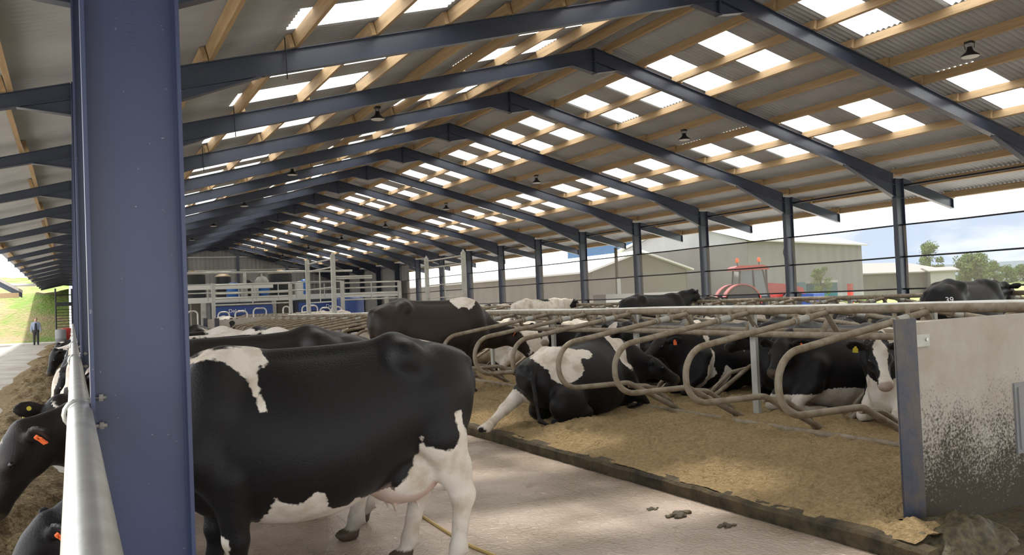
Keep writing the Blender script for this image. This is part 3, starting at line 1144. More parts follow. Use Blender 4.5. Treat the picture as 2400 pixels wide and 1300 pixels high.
# ================================================================== cows
def surface_nets(d, o, h):
    """d = signed distance grid, o = origin, h = spacing -> vertices, quads"""
    s = d < 0
    c = np.zeros(tuple(n - 1 for n in d.shape), int)
    acc = np.zeros(c.shape + (3,))
    cnt = np.zeros(c.shape)
    n0, n1, n2 = c.shape
    for ax in range(3):
        sl_a = [slice(None)] * 3
        sl_b = [slice(None)] * 3
        sl_a[ax] = slice(0, -1)
        sl_b[ax] = slice(1, None)
        da_, db_ = d[tuple(sl_a)], d[tuple(sl_b)]
        cross = (da_ < 0) != (db_ < 0)
        t = np.where(cross, da_ / np.where(cross, da_ - db_, 1), 0)
        oth = [a for a in range(3) if a != ax]
        for i in (0, 1):
            for j in (0, 1):
                sl = [slice(None)] * 3
                sl[oth[0]] = slice(i, i + c.shape[oth[0]])
                sl[oth[1]] = slice(j, j + c.shape[oth[1]])
                cc, tt = cross[tuple(sl)], t[tuple(sl)]
                cnt += cc
                acc[..., ax] += np.where(cc, tt, 0)
                acc[..., oth[0]] += np.where(cc, i, 0)
                acc[..., oth[1]] += np.where(cc, j, 0)
    act = cnt > 0
    ids = -np.ones(c.shape, int)
    ids[act] = np.arange(act.sum())
    base = np.stack(np.meshgrid(*[np.arange(n) for n in c.shape], indexing='ij'), -1)
    v = (base[act] + acc[act] / cnt[act][:, None]) * h + o
    quads = []
    for ax in range(3):
        sl_a = [slice(1, -1)] * 3
        sl_b = [slice(1, -1)] * 3
        sl_a[ax] = slice(0, -1)
        sl_b[ax] = slice(1, None)
        a, b = s[tuple(sl_a)], s[tuple(sl_b)]
        oth = [x for x in range(3) if x != ax]
        for flip in (False, True):
            m = (a & ~b) if not flip else (~a & b)
            ii = np.argwhere(m)
            if not len(ii):
                continue
            idx = ii.copy()
            for k in oth:
                idx[:, k] += 1
            def cell(i, j):
                q = idx.copy()
                q[:, oth[0]] -= i
                q[:, oth[1]] -= j
                return ids[q[:, 0], q[:, 1], q[:, 2]]
            q = np.stack([cell(1, 1), cell(0, 1), cell(0, 0), cell(1, 0)], 1)
            if flip != (ax == 1):
                q = q[:, ::-1]
            quads.append(q)
    return v, np.concatenate(quads)


def smin(a, b, k):
    h = np.clip(0.5 + 0.5 * (b - a) / k, 0, 1)
    return b * (1 - h) + a * h - k * h * (1 - h)


class Field:
    def __init__(self, lo, hi, h):
        self.h = h
        self.o = np.array(lo, float)
        n = [int(math.ceil((hi[i] - lo[i]) / h)) + 1 for i in range(3)]
        self.ax = [self.o[i] + h * np.arange(n[i]) for i in range(3)]
        self.d = np.full(n, 0.6)

    def _sub(self, lo, hi):
        s = []
        for i in range(3):
            a = max(0, int((lo[i] - self.o[i]) / self.h))
            b = min(len(self.ax[i]), int((hi[i] - self.o[i]) / self.h) + 2)
            s.append(slice(a, max(a, b)))
        X, Y, Z = np.meshgrid(*[self.ax[i][s[i]] for i in range(3)], indexing='ij')
        return tuple(s), X, Y, Z

    def put(self, s, v, k, sub=False):
        if v.size == 0:
            return
        cur = self.d[s]
        self.d[s] = smin(cur, v, k) if not sub else -smin(-cur, v, k)

    def cone(self, a, b, ra, rb, k=0.05, sy=1.0, sub=False):
        a, b = np.array(a, float), np.array(b, float)
        m = max(ra, rb) * max(1, sy) + k + 2 * self.h
        s, X, Y, Z = self._sub(np.minimum(a, b) - m, np.maximum(a, b) + m)
        ba = b - a
        L = float(ba @ ba) + 1e-9
        px, py, pz = X - a[0], Y - a[1], Z - a[2]
        t = np.clip((px * ba[0] + py * ba[1] + pz * ba[2]) / L, 0, 1)
        qx, qy, qz = px - t * ba[0], (py - t * ba[1]) / sy, pz - t * ba[2]
        self.put(s, np.sqrt(qx * qx + qy * qy + qz * qz) - (ra + t * (rb - ra)), k, sub)

    def chain(self, pts, rs, k=0.05, sy=1.0):
        for i in range(len(pts) - 1):
            self.cone(pts[i], pts[i + 1], rs[i], rs[i + 1], k, sy)

    def ell(self, c, r, k=0.05, R=None, sub=False):
        """ellipsoid with axes R (rows = local x, y, z directions)"""
        c, r = np.array(c, float), np.array(r, float)
        m = max(r) + k + 2 * self.h
        s, X, Y, Z = self._sub(c - m, c + m)
        P = np.stack([X - c[0], Y - c[1], Z - c[2]], -1)
        if R is not None:
            P = P @ np.array(R).T
        k0 = np.linalg.norm(P / r, axis=-1)
        k1 = np.linalg.norm(P / (r * r), axis=-1) + 1e-9
        self.put(s, k0 * (k0 - 1) / k1, k, sub)


TR_X = np.array([-0.93, -0.87, -0.80, -0.70, -0.58, -0.40, -0.20, 0.0, 0.25, 0.48, 0.68, 0.85, 0.98, 1.06])
TR_T = np.array([1.24, 1.340, 1.375, 1.400, 1.43, 1.468, 1.425, 1.400, 1.40, 1.41, 1.435, 1.38, 1.28, 1.18])
TR_B = np.array([1.08, 0.96, 0.84, 0.76, 0.71, 0.645, 0.52, 0.435, 0.415, 0.445, 0.54, 0.66, 0.78, 0.95])
TR_W = np.array([0.07, 0.17, 0.225, 0.265, 0.285, 0.31, 0.355, 0.395, 0.40, 0.345, 0.265, 0.20, 0.15, 0.07])


def trunk(F, T=None, fat=1.0):
    """T = 4x4 placing the standing trunk (lying cows roll and sink it)"""
    lo, hi = np.array([-1.1, -0.6, 0.25]), np.array([1.2, 0.6, 1.6])
    if T is None:
        s, X, Y, Z = F._sub(lo, hi)
    else:
        cs = np.array([(T @ np.array([x, y, z, 1]))[:3] for x in (lo[0], hi[0]) for y in (lo[1], hi[1]) for z in (lo[2], hi[2])])
        s, X, Y, Z = F._sub(cs.min(0), cs.max(0))
        Ti = np.linalg.inv(T)
        P = np.stack([X, Y, Z, np.ones_like(X)], -1) @ Ti.T
        X, Y, Z = P[..., 0], P[..., 1], P[..., 2]
    xc = np.clip(X, TR_X[0], TR_X[-1])
    # smooth cubic-ish interpolation by averaging three shifted linear lookups
    def lut(t):
        return sum(np.interp(np.clip(xc + e, TR_X[0], TR_X[-1]), TR_X, t) for e in (-0.05, 0, 0.05)) / 3
    zt, zb, hw = lut(TR_T), lut(TR_B), lut(TR_W) * fat
    hh = (zt - zb) / 2
    zc = (zt + zb) / 2
    v = (Z - zc) / hh
    up = np.clip((v + 0.25) / 1.25, 0, 1)
    lw = np.clip((-v - 0.2) / 0.8, 0, 1)
    w = hw * (1 - 0.34 * up * up - 0.10 * lw * lw)
    n = (np.abs(Y / w) ** 2.25 + np.abs(v) ** 2.5 + 1e-9) ** (1 / 2.3)
    d = (n - 1) * np.minimum(hw, hh) * 0.9
    dx = np.abs(X - xc)
    d = np.where(dx > 0, np.sqrt(np.maximum(d, 0) ** 2 + dx * dx) + np.minimum(d, 0) * 0.0, d)
    F.put(s, d, 0.04)


def head_frame(poll, hdir, roll=0.0):
    h = np.array(hdir, float)
    h /= np.linalg.norm(h)
    z = np.array([0, 0, 1.0])
    y = np.cross(z, h)
    y /= np.linalg.norm(y)
    u = np.cross(h, y)
    c, s = math.cos(roll), math.sin(roll)
    y2, u2 = c * y + s * u, -s * y + c * u
    return np.array([h, y2, u2])


def add_head(F, poll, R, ears=(0.0, 0.0), k=0.03):
    poll = np.array(poll, float)
    W = lambda p: poll + np.array(p) @ R
    F.ell(W((0.08, 0, -0.045)), (0.12, 0.095, 0.09), 0.05, R)
    F.ell(W((0.0, 0, -0.015)), (0.055, 0.060, 0.050), 0.03, R)
    F.ell(W((0.15, 0, -0.03)), (0.12, 0.112, 0.062), 0.04, R)
    F.cone(W((0.10, 0, -0.07)), W((0.42, 0, -0.055)), 0.092, 0.060, 0.05)
    F.cone(W((0.11, 0, -0.155)), W((0.40, 0, -0.105)), 0.070, 0.044, 0.05)
    for s in (-1, 1):
        F.ell(W((0.13, s * 0.05, -0.14)), (0.10, 0.040, 0.085), 0.05, R)
        F.ell(W((0.185, s * 0.085, -0.032)), (0.042, 0.028, 0.032), 0.03, R)
    F.ell(W((0.455, 0, -0.062)), (0.066, 0.074, 0.060), 0.04, R)
    F.ell(W((0.44, 0, -0.118)), (0.055, 0.055, 0.032), 0.03, R)
    for s in (-1, 1):
        F.ell(W((0.515, s * 0.040, -0.048)), (0.016, 0.014, 0.020), 0.012, R, sub=True)
    for s, e in zip((1, -1), ears):
        a = e
        ax = np.array([-0.25 - 0.2 * a, s * 1.0, -0.10 - 0.5 * a])
        ax /= np.linalg.norm(ax)
        fx = np.array([1.0, s * 0.2, 0.35])
        fx -= ax * (fx @ ax)
        fx /= np.linalg.norm(fx)
        up = np.cross(fx, ax)
        Re = np.array([ax, up, fx]) @ R
        base = np.array([0.025, s * 0.075, -0.045])
        F.cone(W(base), W(base + ax * 0.06), 0.030, 0.030, 0.02)
        c = base + ax * 0.135
        F.ell(W(c), (0.102, 0.062, 0.024), 0.02, Re)
        F.ell(W(c + fx * 0.022 + ax * 0.005), (0.074, 0.038, 0.014), 0.01, Re, sub=True)


def ear_spot(poll, R, s, e=0.0):
    ax = np.array([-0.25 - 0.2 * e, s * 1.0, -0.10 - 0.5 * e])
    ax /= np.linalg.norm(ax)
    fx = np.array([1.0, s * 0.2, 0.35])
    fx -= ax * (fx @ ax)
    fx /= np.linalg.norm(fx)
    base = np.array([0.025, s * 0.075, -0.045])
    return np.array(poll) + (base + ax * 0.135 + fx * 0.012) @ R, fx @ R, ax @ R


def leg_hind(F, s, dx=0.0, dy=0.0):
    y = s * 0.19 + dy
    F.ell((-0.665, s * 0.15, 1.05), (0.20, 0.125, 0.30), 0.08)
    F.chain([(-0.60, s * 0.19, 1.08), (-0.635 + dx * .3, s * 0.215, 0.84), (-0.715 + dx * .6, y * 1.05, 0.64), (-0.765 + dx * .8, y, 0.475)], [0.17, 0.145, 0.108, 0.074], 0.06, 0.8)
    F.cone((-0.70 + dx * .6, y, 0.74), (-0.805 + dx * .8, y, 0.475), 0.055, 0.036, 0.06)
    F.ell((-0.785 + dx * .8, y, 0.455), (0.078, 0.056, 0.085), 0.04)
    F.chain([(-0.775 + dx * .8, y, 0.42), (-0.745 + dx, y, 0.17)], [0.062, 0.050], 0.03)
    F.ell((-0.74 + dx, y, 0.135), (0.062, 0.056, 0.056), 0.03)
    F.cone((-0.735 + dx, y, 0.12), (-0.70 + dx, y, 0.05), 0.045, 0.052, 0.02)
    for t in (-1, 1):
        F.ell((-0.67 + dx, y + t * 0.026, 0.035), (0.080, 0.030, 0.042), 0.015)
        F.ell((-0.79 + dx, y + t * 0.022, 0.105), (0.018, 0.012, 0.015), 0.015)


def leg_fore(F, s, dx=0.0):
    y = s * 0.165
    F.chain([(0.74, s * 0.15, 1.12), (0.82, s * 0.19, 0.88), (0.66, s * 0.185, 0.72)], [0.13, 0.115, 0.095], 0.08, 0.75)
    F.ell((0.72, s * 0.14, 1.15), (0.16, 0.10, 0.28), 0.08)
    F.chain([(0.64, s * 0.175, 0.74), (0.60 + dx * .5, y, 0.42)], [0.115, 0.072], 0.05)
    F.ell((0.605 + dx * .5, y, 0.40), (0.072, 0.066, 0.074), 0.03)
    F.chain([(0.595 + dx * .5, y, 0.38), (0.585 + dx, y, 0.15)], [0.058, 0.048], 0.03)
    F.ell((0.585 + dx, y, 0.125), (0.045, 0.042, 0.045), 0.03)
    F.cone((0.59 + dx, y, 0.11), (0.62 + dx, y, 0.05), 0.038, 0.046, 0.02)
    for t in (-1, 1):
        F.ell((0.645 + dx, y + t * 0.026, 0.035), (0.078, 0.030, 0.042), 0.015)
        F.ell((0.535 + dx, y + t * 0.022, 0.10), (0.018, 0.012, 0.015), 0.015)


def bones(F, Tm=None):
    def Q(p):
        return p if Tm is None else tuple((Tm @ np.array([*p, 1.0]))[:3])
    for s in (-1, 1):
        F.cone(Q((-0.40, s * 0.05, 1.40)), Q((-0.42, s * 0.20, 1.372)), 0.06, 0.055, 0.10)
        F.cone(Q((-0.42, s * 0.20, 1.35)), Q((-0.68, s * 0.17, 1.20)), 0.06, 0.07, 0.13)
        F.cone(Q((-0.66, s * 0.12, 1.35)), Q((-0.85, s * 0.115, 1.285)), 0.05, 0.045, 0.08)
        F.cone(Q((0.62, s * 0.07, 1.40)), Q((0.68, s * 0.17, 1.12)), 0.05, 0.07, 0.09)
    F.cone(Q((-0.40, 0, 1.415)), Q((0.60, 0, 1.38)), 0.032, 0.045, 0.08)
    F.cone(Q((-0.40, 0, 1.425)), Q((-0.86, 0, 1.31)), 0.035, 0.04, 0.08)
    F.cone(Q((0.50, 0, 1.38)), Q((0.72, 0, 1.36)), 0.06, 0.07, 0.1)


def neck(F, poll, R, base_hi, base_lo, w=0.6):
    poll = np.array(poll)
    crest = poll + np.array((0.0, 0, -0.075)) @ R
    thr = poll + np.array((0.07, 0, -0.19)) @ R
    bh, bl = np.array(base_hi), np.array(base_lo)
    low = poll[2] < 1.2 and bh[2] > 1.0
    mid = (bh + crest) / 2 + np.array((0, 0, -0.05 if low else 0.02))
    F.chain([bh, mid, crest], [0.15 if low else 0.17, 0.105 if low else 0.125, 0.085], 0.10, w)
    F.chain([bl, (bl + thr) / 2 + np.array((0, 0, -0.02)), thr], [0.18, 0.12, 0.072], 0.12, w)
    F.cone((bh + bl) / 2, (crest + thr) / 2, 0.20, 0.10, 0.1, w)


def make_coat(v, style, headR, poll):
    """signed whiteness per vertex (positive = white hair)"""
    seed, amount = style.get('seed', 1), style.get('amount', 0.0)
    r = np.random.default_rng(seed)
    f = np.zeros(len(v))
    for i in range(7):
        kv = r.normal(size=3) * (2.2 + i * 0.9)
        f += np.sin(v @ kv + r.uniform(0, 6.3)) / (1 + i * 0.35)
    w = (f / 2.2 + amount) * 0.12
    if style.get('plain'):
        w = np.full(len(v), -0.3)
    if 'belly' in style:
        w = np.maximum(w, (style['belly'] - v[:, 2]) * 0.8 + 0.02 * f)
    for c, rad in style.get('blobs', []):
        dd = (v - np.array(c)) / np.array(rad)
        q = 1 - np.sqrt((dd * dd).sum(1)) + 0.09 * f
        w = np.maximum(w, q * 0.18)
    for c, rad in style.get('black', []):
        dd = (v - np.array(c)) / np.array(rad)
        q = np.sqrt((dd * dd).sum(1)) - 1 + 0.09 * f
        w = np.minimum(w, q * 0.18)
    for side, poly in style.get('polys', []):
        P = np.array(poly, float)
        q = v[:, [0, 2]]
        inside = np.zeros(len(v), bool)
        dist = np.full(len(v), 9.0)
        for i in range(len(P)):
            a, b = P[i], P[(i + 1) % len(P)]
            cond = (a[1] > q[:, 1]) != (b[1] > q[:, 1])
            xin = (b[0] - a[0]) * (q[:, 1] - a[1]) / (b[1] - a[1] + 1e-12) + a[0]
            inside ^= cond & (q[:, 0] < xin)
            ab = b - a
            t = np.clip(((q - a) @ ab) / (ab @ ab + 1e-12), 0, 1)
            dist = np.minimum(dist, np.linalg.norm(q - a - t[:, None] * ab, axis=1))
        sd = np.where(inside, dist, -dist) + 0.006
        ok = (v[:, 1] * side > -0.06) if side else np.ones(len(v), bool)
        w = np.where(ok, np.maximum(w, sd), w)
    L = (v - poll) @ headR.T
    head = (L[:, 0] > -0.05) & (L[:, 0] < 0.62) & (np.abs(L[:, 1]) < 0.34) & (np.abs(L[:, 2] + 0.06) < 0.24)
    face = style.get('face', 'black')
    hw = np.full(len(v), -0.3)
    top = L[:, 2] > -0.115
    if face == 'blaze':
        half = np.interp(L[:, 0], [-0.06, 0.0, 0.06, 0.14, 0.24, 0.36, 0.44], [0.01, 0.035, 0.065, 0.075, 0.042, 0.042, 0.075])
        hw = np.where(top, half - np.abs(L[:, 1]), -0.3)
    elif face == 'star':
        hw = 0.03 - np.sqrt((L[:, 0] - 0.10) ** 2 + L[:, 1] ** 2 + 0.3 * (L[:, 2]) ** 2)
    elif face == 'white':
        hw = np.where(L[:, 0] < 0.44, 0.11 - np.abs(L[:, 1]) * 0.9 + (L[:, 0] - 0.2) * 0.15, 0.1)
    earz = np.abs(L[:, 1]) > 0.125
    hw = np.where(earz, -0.3, hw)
    w = np.where(head, hw, w)
    return w, L, head


def cow(label, pose, loc, heading, style, h=0.028, scale=1.0, tags=(), group=None, poll=None, hdir=None, hroll=0.0, ears=(0.0, 0.0),
        lean=1, roll=None, hind=None, tail=True, fat=1.0, dxs=(0, 0, 0, 0)):
    """one animal; local +x = forward, +y = its left, z = up from the surface it stands or lies on"""
    if pose == 'stand':
        poll = np.array(poll if poll is not None else (1.36, 0.0, 1.38))
        hdir = hdir if hdir is not None else (0.75, 0, -0.66)
    else:
        poll = np.array(poll if poll is not None else (1.33, 0.0, 1.0))
        hdir = hdir if hdir is not None else (0.85, 0, -0.45)
    R = head_frame(poll, hdir, hroll)
    tip = poll + 0.55 * R[0]
    lo = np.minimum(np.array([-1.2, -0.56 if pose == 'stand' else -0.85, -0.03]), np.minimum(poll, tip) - 0.32)
    hi = np.maximum(np.array([1.15, 0.56 if pose == 'stand' else 0.85, 1.56 if pose == 'stand' else 1.2]), np.maximum(poll, tip) + 0.32)
    lo[2] = max(lo[2], -0.06)
    if hind is not None:
        lo[0] = min(p[0] for pts, _ in hind for p in pts) - 0.15
    F = Field(lo, hi, h)
    s = lean
    if pose == 'stand':
        trunk(F, None, fat)
        bones(F)
        for q, a in zip((1, -1), dxs[:2]):
            leg_hind(F, q, a)
        for q, a in zip((1, -1), dxs[2:]):
            leg_fore(F, q, a)
        F.ell((-0.43, 0, 0.605), (0.25, 0.22, 0.18), 0.05)
        F.ell((-0.58, 0, 0.72), (0.13, 0.15, 0.17), 0.07)
        for tx in (-0.35, -0.50):
            for ty in (-0.07, 0.07):
                F.cone((tx, ty, 0.48), (tx - 0.005, ty * 1.1, 0.395), 0.018, 0.012, 0.015)
        neck(F, poll, R, (0.70, 0, 1.25) if poll[2] > 1.2 else (0.80, 0, 1.10), (0.84, 0, 0.93) if poll[2] > 1.2 else (0.86, 0, 0.86))
        F.cone((0.92, 0, 0.80), (0.72, 0, 0.60), 0.10, 0.07, 0.10, 0.7)
        if tail:
            ty = tail if isinstance(tail, float) else 0.015
            F.chain([(-0.82, 0, 1.31), (-0.89, ty * .5, 1.22), (-0.885, ty, 0.95), (-0.86, ty, 0.62)], [0.038, 0.034, 0.026, 0.022], 0.03)
            F.chain([(-0.86, ty, 0.64), (-0.855, ty, 0.50), (-0.85, ty, 0.38)], [0.022, 0.036, 0.012], 0.03)
        udder = lambda v: (((v - np.array((-0.45, 0, 0.60))) / np.array((0.28, 0.21, 0.20))) ** 2).sum(1) < 1
        udder_off = (np.array((-0.45, 0, 0.60)), np.array((0.28, 0.20, 0.19)))
    else:
        a = math.radians(13) * (s if roll is None else roll)
        T = np.array([[1, 0, 0, 0], [0, math.cos(a), -math.sin(a), 0], [0, math.sin(a), math.cos(a), 0], [0, 0, 0, 1.0]])
        T1 = np.eye(4)
        T1[2, 3] = -0.62
        T2 = np.eye(4)
        T2[2, 3] = 0.62 - 0.44
        b_ = math.radians(7.0)
        Tp = np.array([[math.cos(b_), 0, -math.sin(b_), 0], [0, 1, 0, 0], [math.sin(b_), 0, math.cos(b_), 0], [0, 0, 0, 1.0]])
        T = T2 @ Tp @ T @ T1
        trunk(F, T, fat * 1.06)
        bones(F, T)
        # thighs spread, upper hind leg resting out on the +s... side that faces up
        if hind is None:
            F.ell((-0.55, s * 0.30, 0.42), (0.27, 0.15, 0.26), 0.08)
            F.chain([(-0.50, s * 0.32, 0.45), (-0.20, s * 0.46, 0.26), (-0.52, s * 0.50, 0.12), (-0.60, s * 0.50, 0.10)], [0.15, 0.11, 0.06, 0.055], 0.07)
            F.chain([(-0.60, s * 0.50, 0.085), (-0.36, s * 0.53, 0.055), (-0.28, s * 0.53, 0.045)], [0.05, 0.04, 0.045], 0.04)
            F.ell((-0.22, s * 0.535, 0.04), (0.075, 0.05, 0.038), 0.02)
        else:
            for pts, rs in hind:
                F.chain(pts, rs, 0.05)
            F.ell((-0.55, s * 0.27, 0.45), (0.27, 0.16, 0.26), 0.08)
        F.ell((-0.55, -s * 0.24, 0.26), (0.30, 0.16, 0.24), 0.08)
        F.chain([(-0.30, -s * 0.30, 0.14), (-0.62, -s * 0.28, 0.07), (-0.80, -s * 0.22, 0.06)], [0.09, 0.055, 0.04], 0.05)
        for q in (-1, 1):
            F.chain([(0.62, q * 0.18, 0.55), (0.72, q * 0.22, 0.32), (0.98, q * 0.20, 0.12)], [0.13, 0.10, 0.058], 0.08)
            F.chain([(1.00, q * 0.20, 0.085), (0.72, q * 0.20, 0.05), (0.62, q * 0.19, 0.05)], [0.055, 0.04, 0.042], 0.03)
            F.ell((0.56, q * 0.19, 0.04), (0.07, 0.045, 0.038), 0.02)
        F.ell((0.75, 0, 0.36), (0.30, 0.20, 0.28), 0.10)
        neck(F, poll, R, (0.70, 0, 0.84), (0.86, 0, 0.52))
        if tail:
            F.chain([(-0.85, 0, 0.76), (-0.95, -s * 0.03, 0.60), (-0.97, -s * 0.10, 0.34), (-0.98, -s * 0.16, 0.10)], [0.036, 0.032, 0.026, 0.022], 0.03)
            F.chain([(-0.98, -s * 0.16, 0.10), (-0.92, -s * 0.26, 0.05)], [0.03, 0.018], 0.03)
        udder_off = (np.array((-0.50, s * 0.40, 0.16)), np.array((0.20, 0.13, 0.13)))
        F.ell((-0.50, s * 0.30, 0.16), (0.20, 0.16, 0.15), 0.05)
    add_head(F, poll, R, ears)
    # flat soles and lying side: cut at the ground
    Z = F.ax[2][None, None, :]
    F.d = np.maximum(F.d, -Z + 0.0)
    F.d[0, :, :] = F.d[-1, :, :] = 1
    F.d[:, 0, :] = F.d[:, -1, :] = 1
    F.d[:, :, 0] = F.d[:, :, -1] = 1
    v, q = surface_nets(F.d, F.o, F.h)
    w, L, head = make_coat(v, style, R, poll)
    pink = np.zeros(len(v))
    uo, ur = udder_off
    du = np.sqrt((((v - uo) / ur) ** 2).sum(1))
    if pose == 'stand':
        inner = (np.abs(v[:, 1]) < 0.185) & (v[:, 0] > -0.69)
        pink = np.where(inner, np.clip((1.12 - du) / 0.15, 0, 1), 0)
        w = np.where(pink > 0.4, 0.1, w)
    else:
        pink = np.clip((1.0 - du) / 0.2, 0, 1)
    horn = np.zeros(len(v))
    ns = style.get('nose', 'dark')
    nose = head & (np.sqrt(((L - np.array((0.50, 0, -0.07))) ** 2).sum(1)) < 0.088)
    if ns == 'dark':
        horn = np.where(nose, 1, horn)
    else:
        pink = np.where(nose, 0.75, pink)
        horn = np.where(nose, 0.35, horn)
    if pose == 'stand':
        horn = np.maximum(horn, np.where(v[:, 2] < 0.075, 1, 0))
        dirt = np.clip((0.30 - v[:, 2]) / 0.3, 0, 1) * style.get('dirty', 0.35)
        horn = np.maximum(horn, dirt)
    vs = v * scale
    me = bpy.data.meshes.new('cow')
    me.vertices.add(len(vs))
    me.vertices.foreach_set('co', vs.astype(np.float32).ravel())
    me.loops.add(len(q) * 4)
    me.loops.foreach_set('vertex_index', q.astype(np.int32).ravel())
    me.polygons.add(len(q))
    me.polygons.foreach_set('loop_start', np.arange(0, len(q) * 4, 4, dtype=np.int32))
    me.update(calc_edges=True)
    me.validate()
    for nm, arr in (('white', w), ('pink', pink), ('horn', horn), ('brown', np.full(len(v), style.get('brown', 0.12)))):
        at_ = me.attributes.new(nm, 'FLOAT', 'POINT')
        at_.data.foreach_set('value', arr.astype(np.float32))
    me.materials.append(COAT)
    me.shade_smooth()
    o = bpy.data.objects.new('cow', me)
    COL.objects.link(o)
    o.location = loc
    o.rotation_euler = (0, 0, heading)
    tag(o, label, 'cow', group)
    for sd in (1, -1):
        p = poll + np.array((0.188, sd * 0.104, -0.030)) @ R
        MB().lathe([(0.0005, -0.022), (0.012, -0.018), (0.020, -0.008), (0.022, 0.0), (0.020, 0.008), (0.012, 0.018), (0.0005, 0.022)], tuple(p * scale), 12).build('eye', EYEM, o, smooth=True)
    for sd, m in tags:
        p, n, ax = ear_spot(poll, R, sd, ears[0 if sd > 0 else 1])
        p, n, ax = Vector(p * scale), Vector(n), Vector(ax)
        dn = Vector(R[0] * 0.35 - R[2] * 1.0) if abs(ax.z) < 0.75 else Vector(R[0])
        dn = (dn - n * dn.dot(n)).normalized()
        sx = dn.cross(n)
        mb = MB()
        th = n * 0.004
        poly = [p + sx * 0.010, p + sx * 0.026 + dn * 0.018, p + sx * 0.026 + dn * 0.062, p - sx * 0.026 + dn * 0.062, p - sx * 0.026 + dn * 0.018, p - sx * 0.010]
        off = n * 0.010
        vs_ = [a + off + th for a in poly] + [a + off - th for a in poly]
        k = len(poly)
        fs_ = [tuple(range(k)), tuple(range(2 * k - 1, k - 1, -1))] + [(i, k + i, k + (i + 1) % k, (i + 1) % k) for i in range(k)]
        mb.add(vs_, fs_)
        t = mb.build('ear_tag', m, o)
        mb = MB()
        mb.tube([p + n * 0.004, p + n * 0.022], 0.013, 10)
        mb.build('stud', m, t)
        MB().tube([p - n * 0.040, p - n * 0.030], 0.016, 12).build('tag_button', m, t)
    return o


PI = math.pi
# --- the closest cow: side towards the camera, head through the rail on the left
C1 = [(0.83, 1.4), (0.78, 1.42), (0.72, 1.46), (0.56, 1.46), (0.43, 1.46), (0.4, 1.37), (0.42, 1.36), (0.45, 1.37), (0.47, 1.33), (0.48, 1.26), (0.47, 1.19), (0.45, 1.11), (0.48, 1.12), (0.49, 1.17), (0.51, 1.25), (0.52, 1.29), (0.55, 1.31), (0.58, 1.35), (0.61, 1.38), (0.65, 1.41), (0.7, 1.42)]
C2 = [(-0.68, 0.99), (-0.73, 1.01), (-0.73, 0.94), (-0.75, 0.87), (-0.77, 0.85), (-0.79, 0.78), (-0.80, 0.71), (-0.95, 0.61), (-1.0, 0.38), (-1.0, -0.1), (-0.24, -0.1), (0.53, -0.1), (0.54, 0.30), (0.52, 0.35), (0.49, 0.43), (0.46, 0.5), (0.43, 0.57), (0.42, 0.63), (0.35, 0.58), (0.29, 0.57), (0.24, 0.6), (0.2, 0.64), (0.15, 0.62), (0.14, 0.58), (0.12, 0.53), (0.08, 0.505), (0.02, 0.505), (-0.03, 0.515), (-0.06, 0.55), (-0.14, 0.52), (-0.29, 0.51), (-0.37, 0.6), (-0.44, 0.68), (-0.47, 0.77), (-0.47, 0.87), (-0.48, 0.81), (-0.56, 0.78), (-0.64, 0.77), (-0.69, 0.8), (-0.71, 0.85), (-0.69, 0.92)]
C4 = [(0.83, 0.42), (0.75, 0.44), (0.69, 0.43), (0.66, 0.42), (0.65, 0.20), (0.90, 0.25), (0.80, 0.33), (0.75, 0.39)]
cow('large black cow with a white shoulder patch standing closest behind the blue column', 'stand', (1.365, 4.98, 0.0), PI,
    dict(plain=True, polys=[(1, C1), (1, C2), (1, C4), (-1, C2)], blobs=[((-0.62, 0, 1.47), (0.05, 0.06, 0.06))], face='black', brown=0.10, dirty=0.25), h=0.0165,
    poll=(1.55, -0.02, 0.62), hdir=(0.55, 0.1, -0.83), tags=((1, TAGO), (-1, TAGY)), dxs=(0.02, 0.20, 0.02, 0.12), tail=-0.13, scale=0.985)
cow('black cow standing behind the closest cow with its black head lowered left of the pipe', 'stand', (1.10, 6.05, 0.0), PI,
    dict(plain=True, face='star', brown=0.35, dirty=0.9, belly=0.42), h=0.0165, poll=(1.37, 0.36, 1.00), hdir=(0.42, 0.10, -0.90), tags=((1, TAGO),), scale=1.02, ears=(0.2, 0.3), dxs=(0.1, -0.1, 0, 0))
cow('black and white cow third along the feed rail showing a yellow tagged ear', 'stand', (1.12, 7.2, 0.0), PI,
    dict(seed=8, amount=-0.55, blobs=[((-0.55, 0, 1.35), (0.30, 0.35, 0.25)), ((-0.20, -0.2, 1.40), (0.20, 0.25, 0.2))], face='black', brown=0.2), h=0.018,
    poll=(1.22, 0.25, 1.06), hdir=(0.12, -0.80, -0.6), tags=((-1, TAGY), (1, TAGY)), scale=1.0)
rail_cows = [
    (8.12, 1.15, dict(seed=11, amount=0.55, face='white', brown=0.1), 'mostly white backed cow fourth along the feed rail', (1.20, 0.1, 0.95)),
    (9.3, 1.0, dict(seed=4, amount=0.75, face='blaze', brown=0.1), 'white backed cow fifth along the feed rail', (1.08, 0, 0.92)),
    (11.4, 1.0, dict(seed=21, amount=-0.8, face='blaze', brown=0.2), 'black cow sixth along the feed rail with white face stripe', (1.14, 0.05, 1.02)),
    (14.2, 1.0, dict(seed=15, amount=0.2, face='black', brown=0.1), 'pied cow seventh along the feed rail', (1.10, 0.0, 1.0)),
    (16.2, 1.05, dict(seed=31, amount=-0.4, face='star', brown=0.1), 'dark cow eighth along the feed rail', (1.10, 0.0, 1.1)),
    (19.5, 1.05, dict(seed=37, amount=0.3, face='black', brown=0.1), 'pied cow ninth along the feed rail', (1.4, 0.0, 1.0)),
    (24.0, 1.05, dict(seed=39, amount=0.1, face='black', brown=0.1), 'distant pied cow tenth along the feed rail', (1.4, 0.0, 1.0)),
]
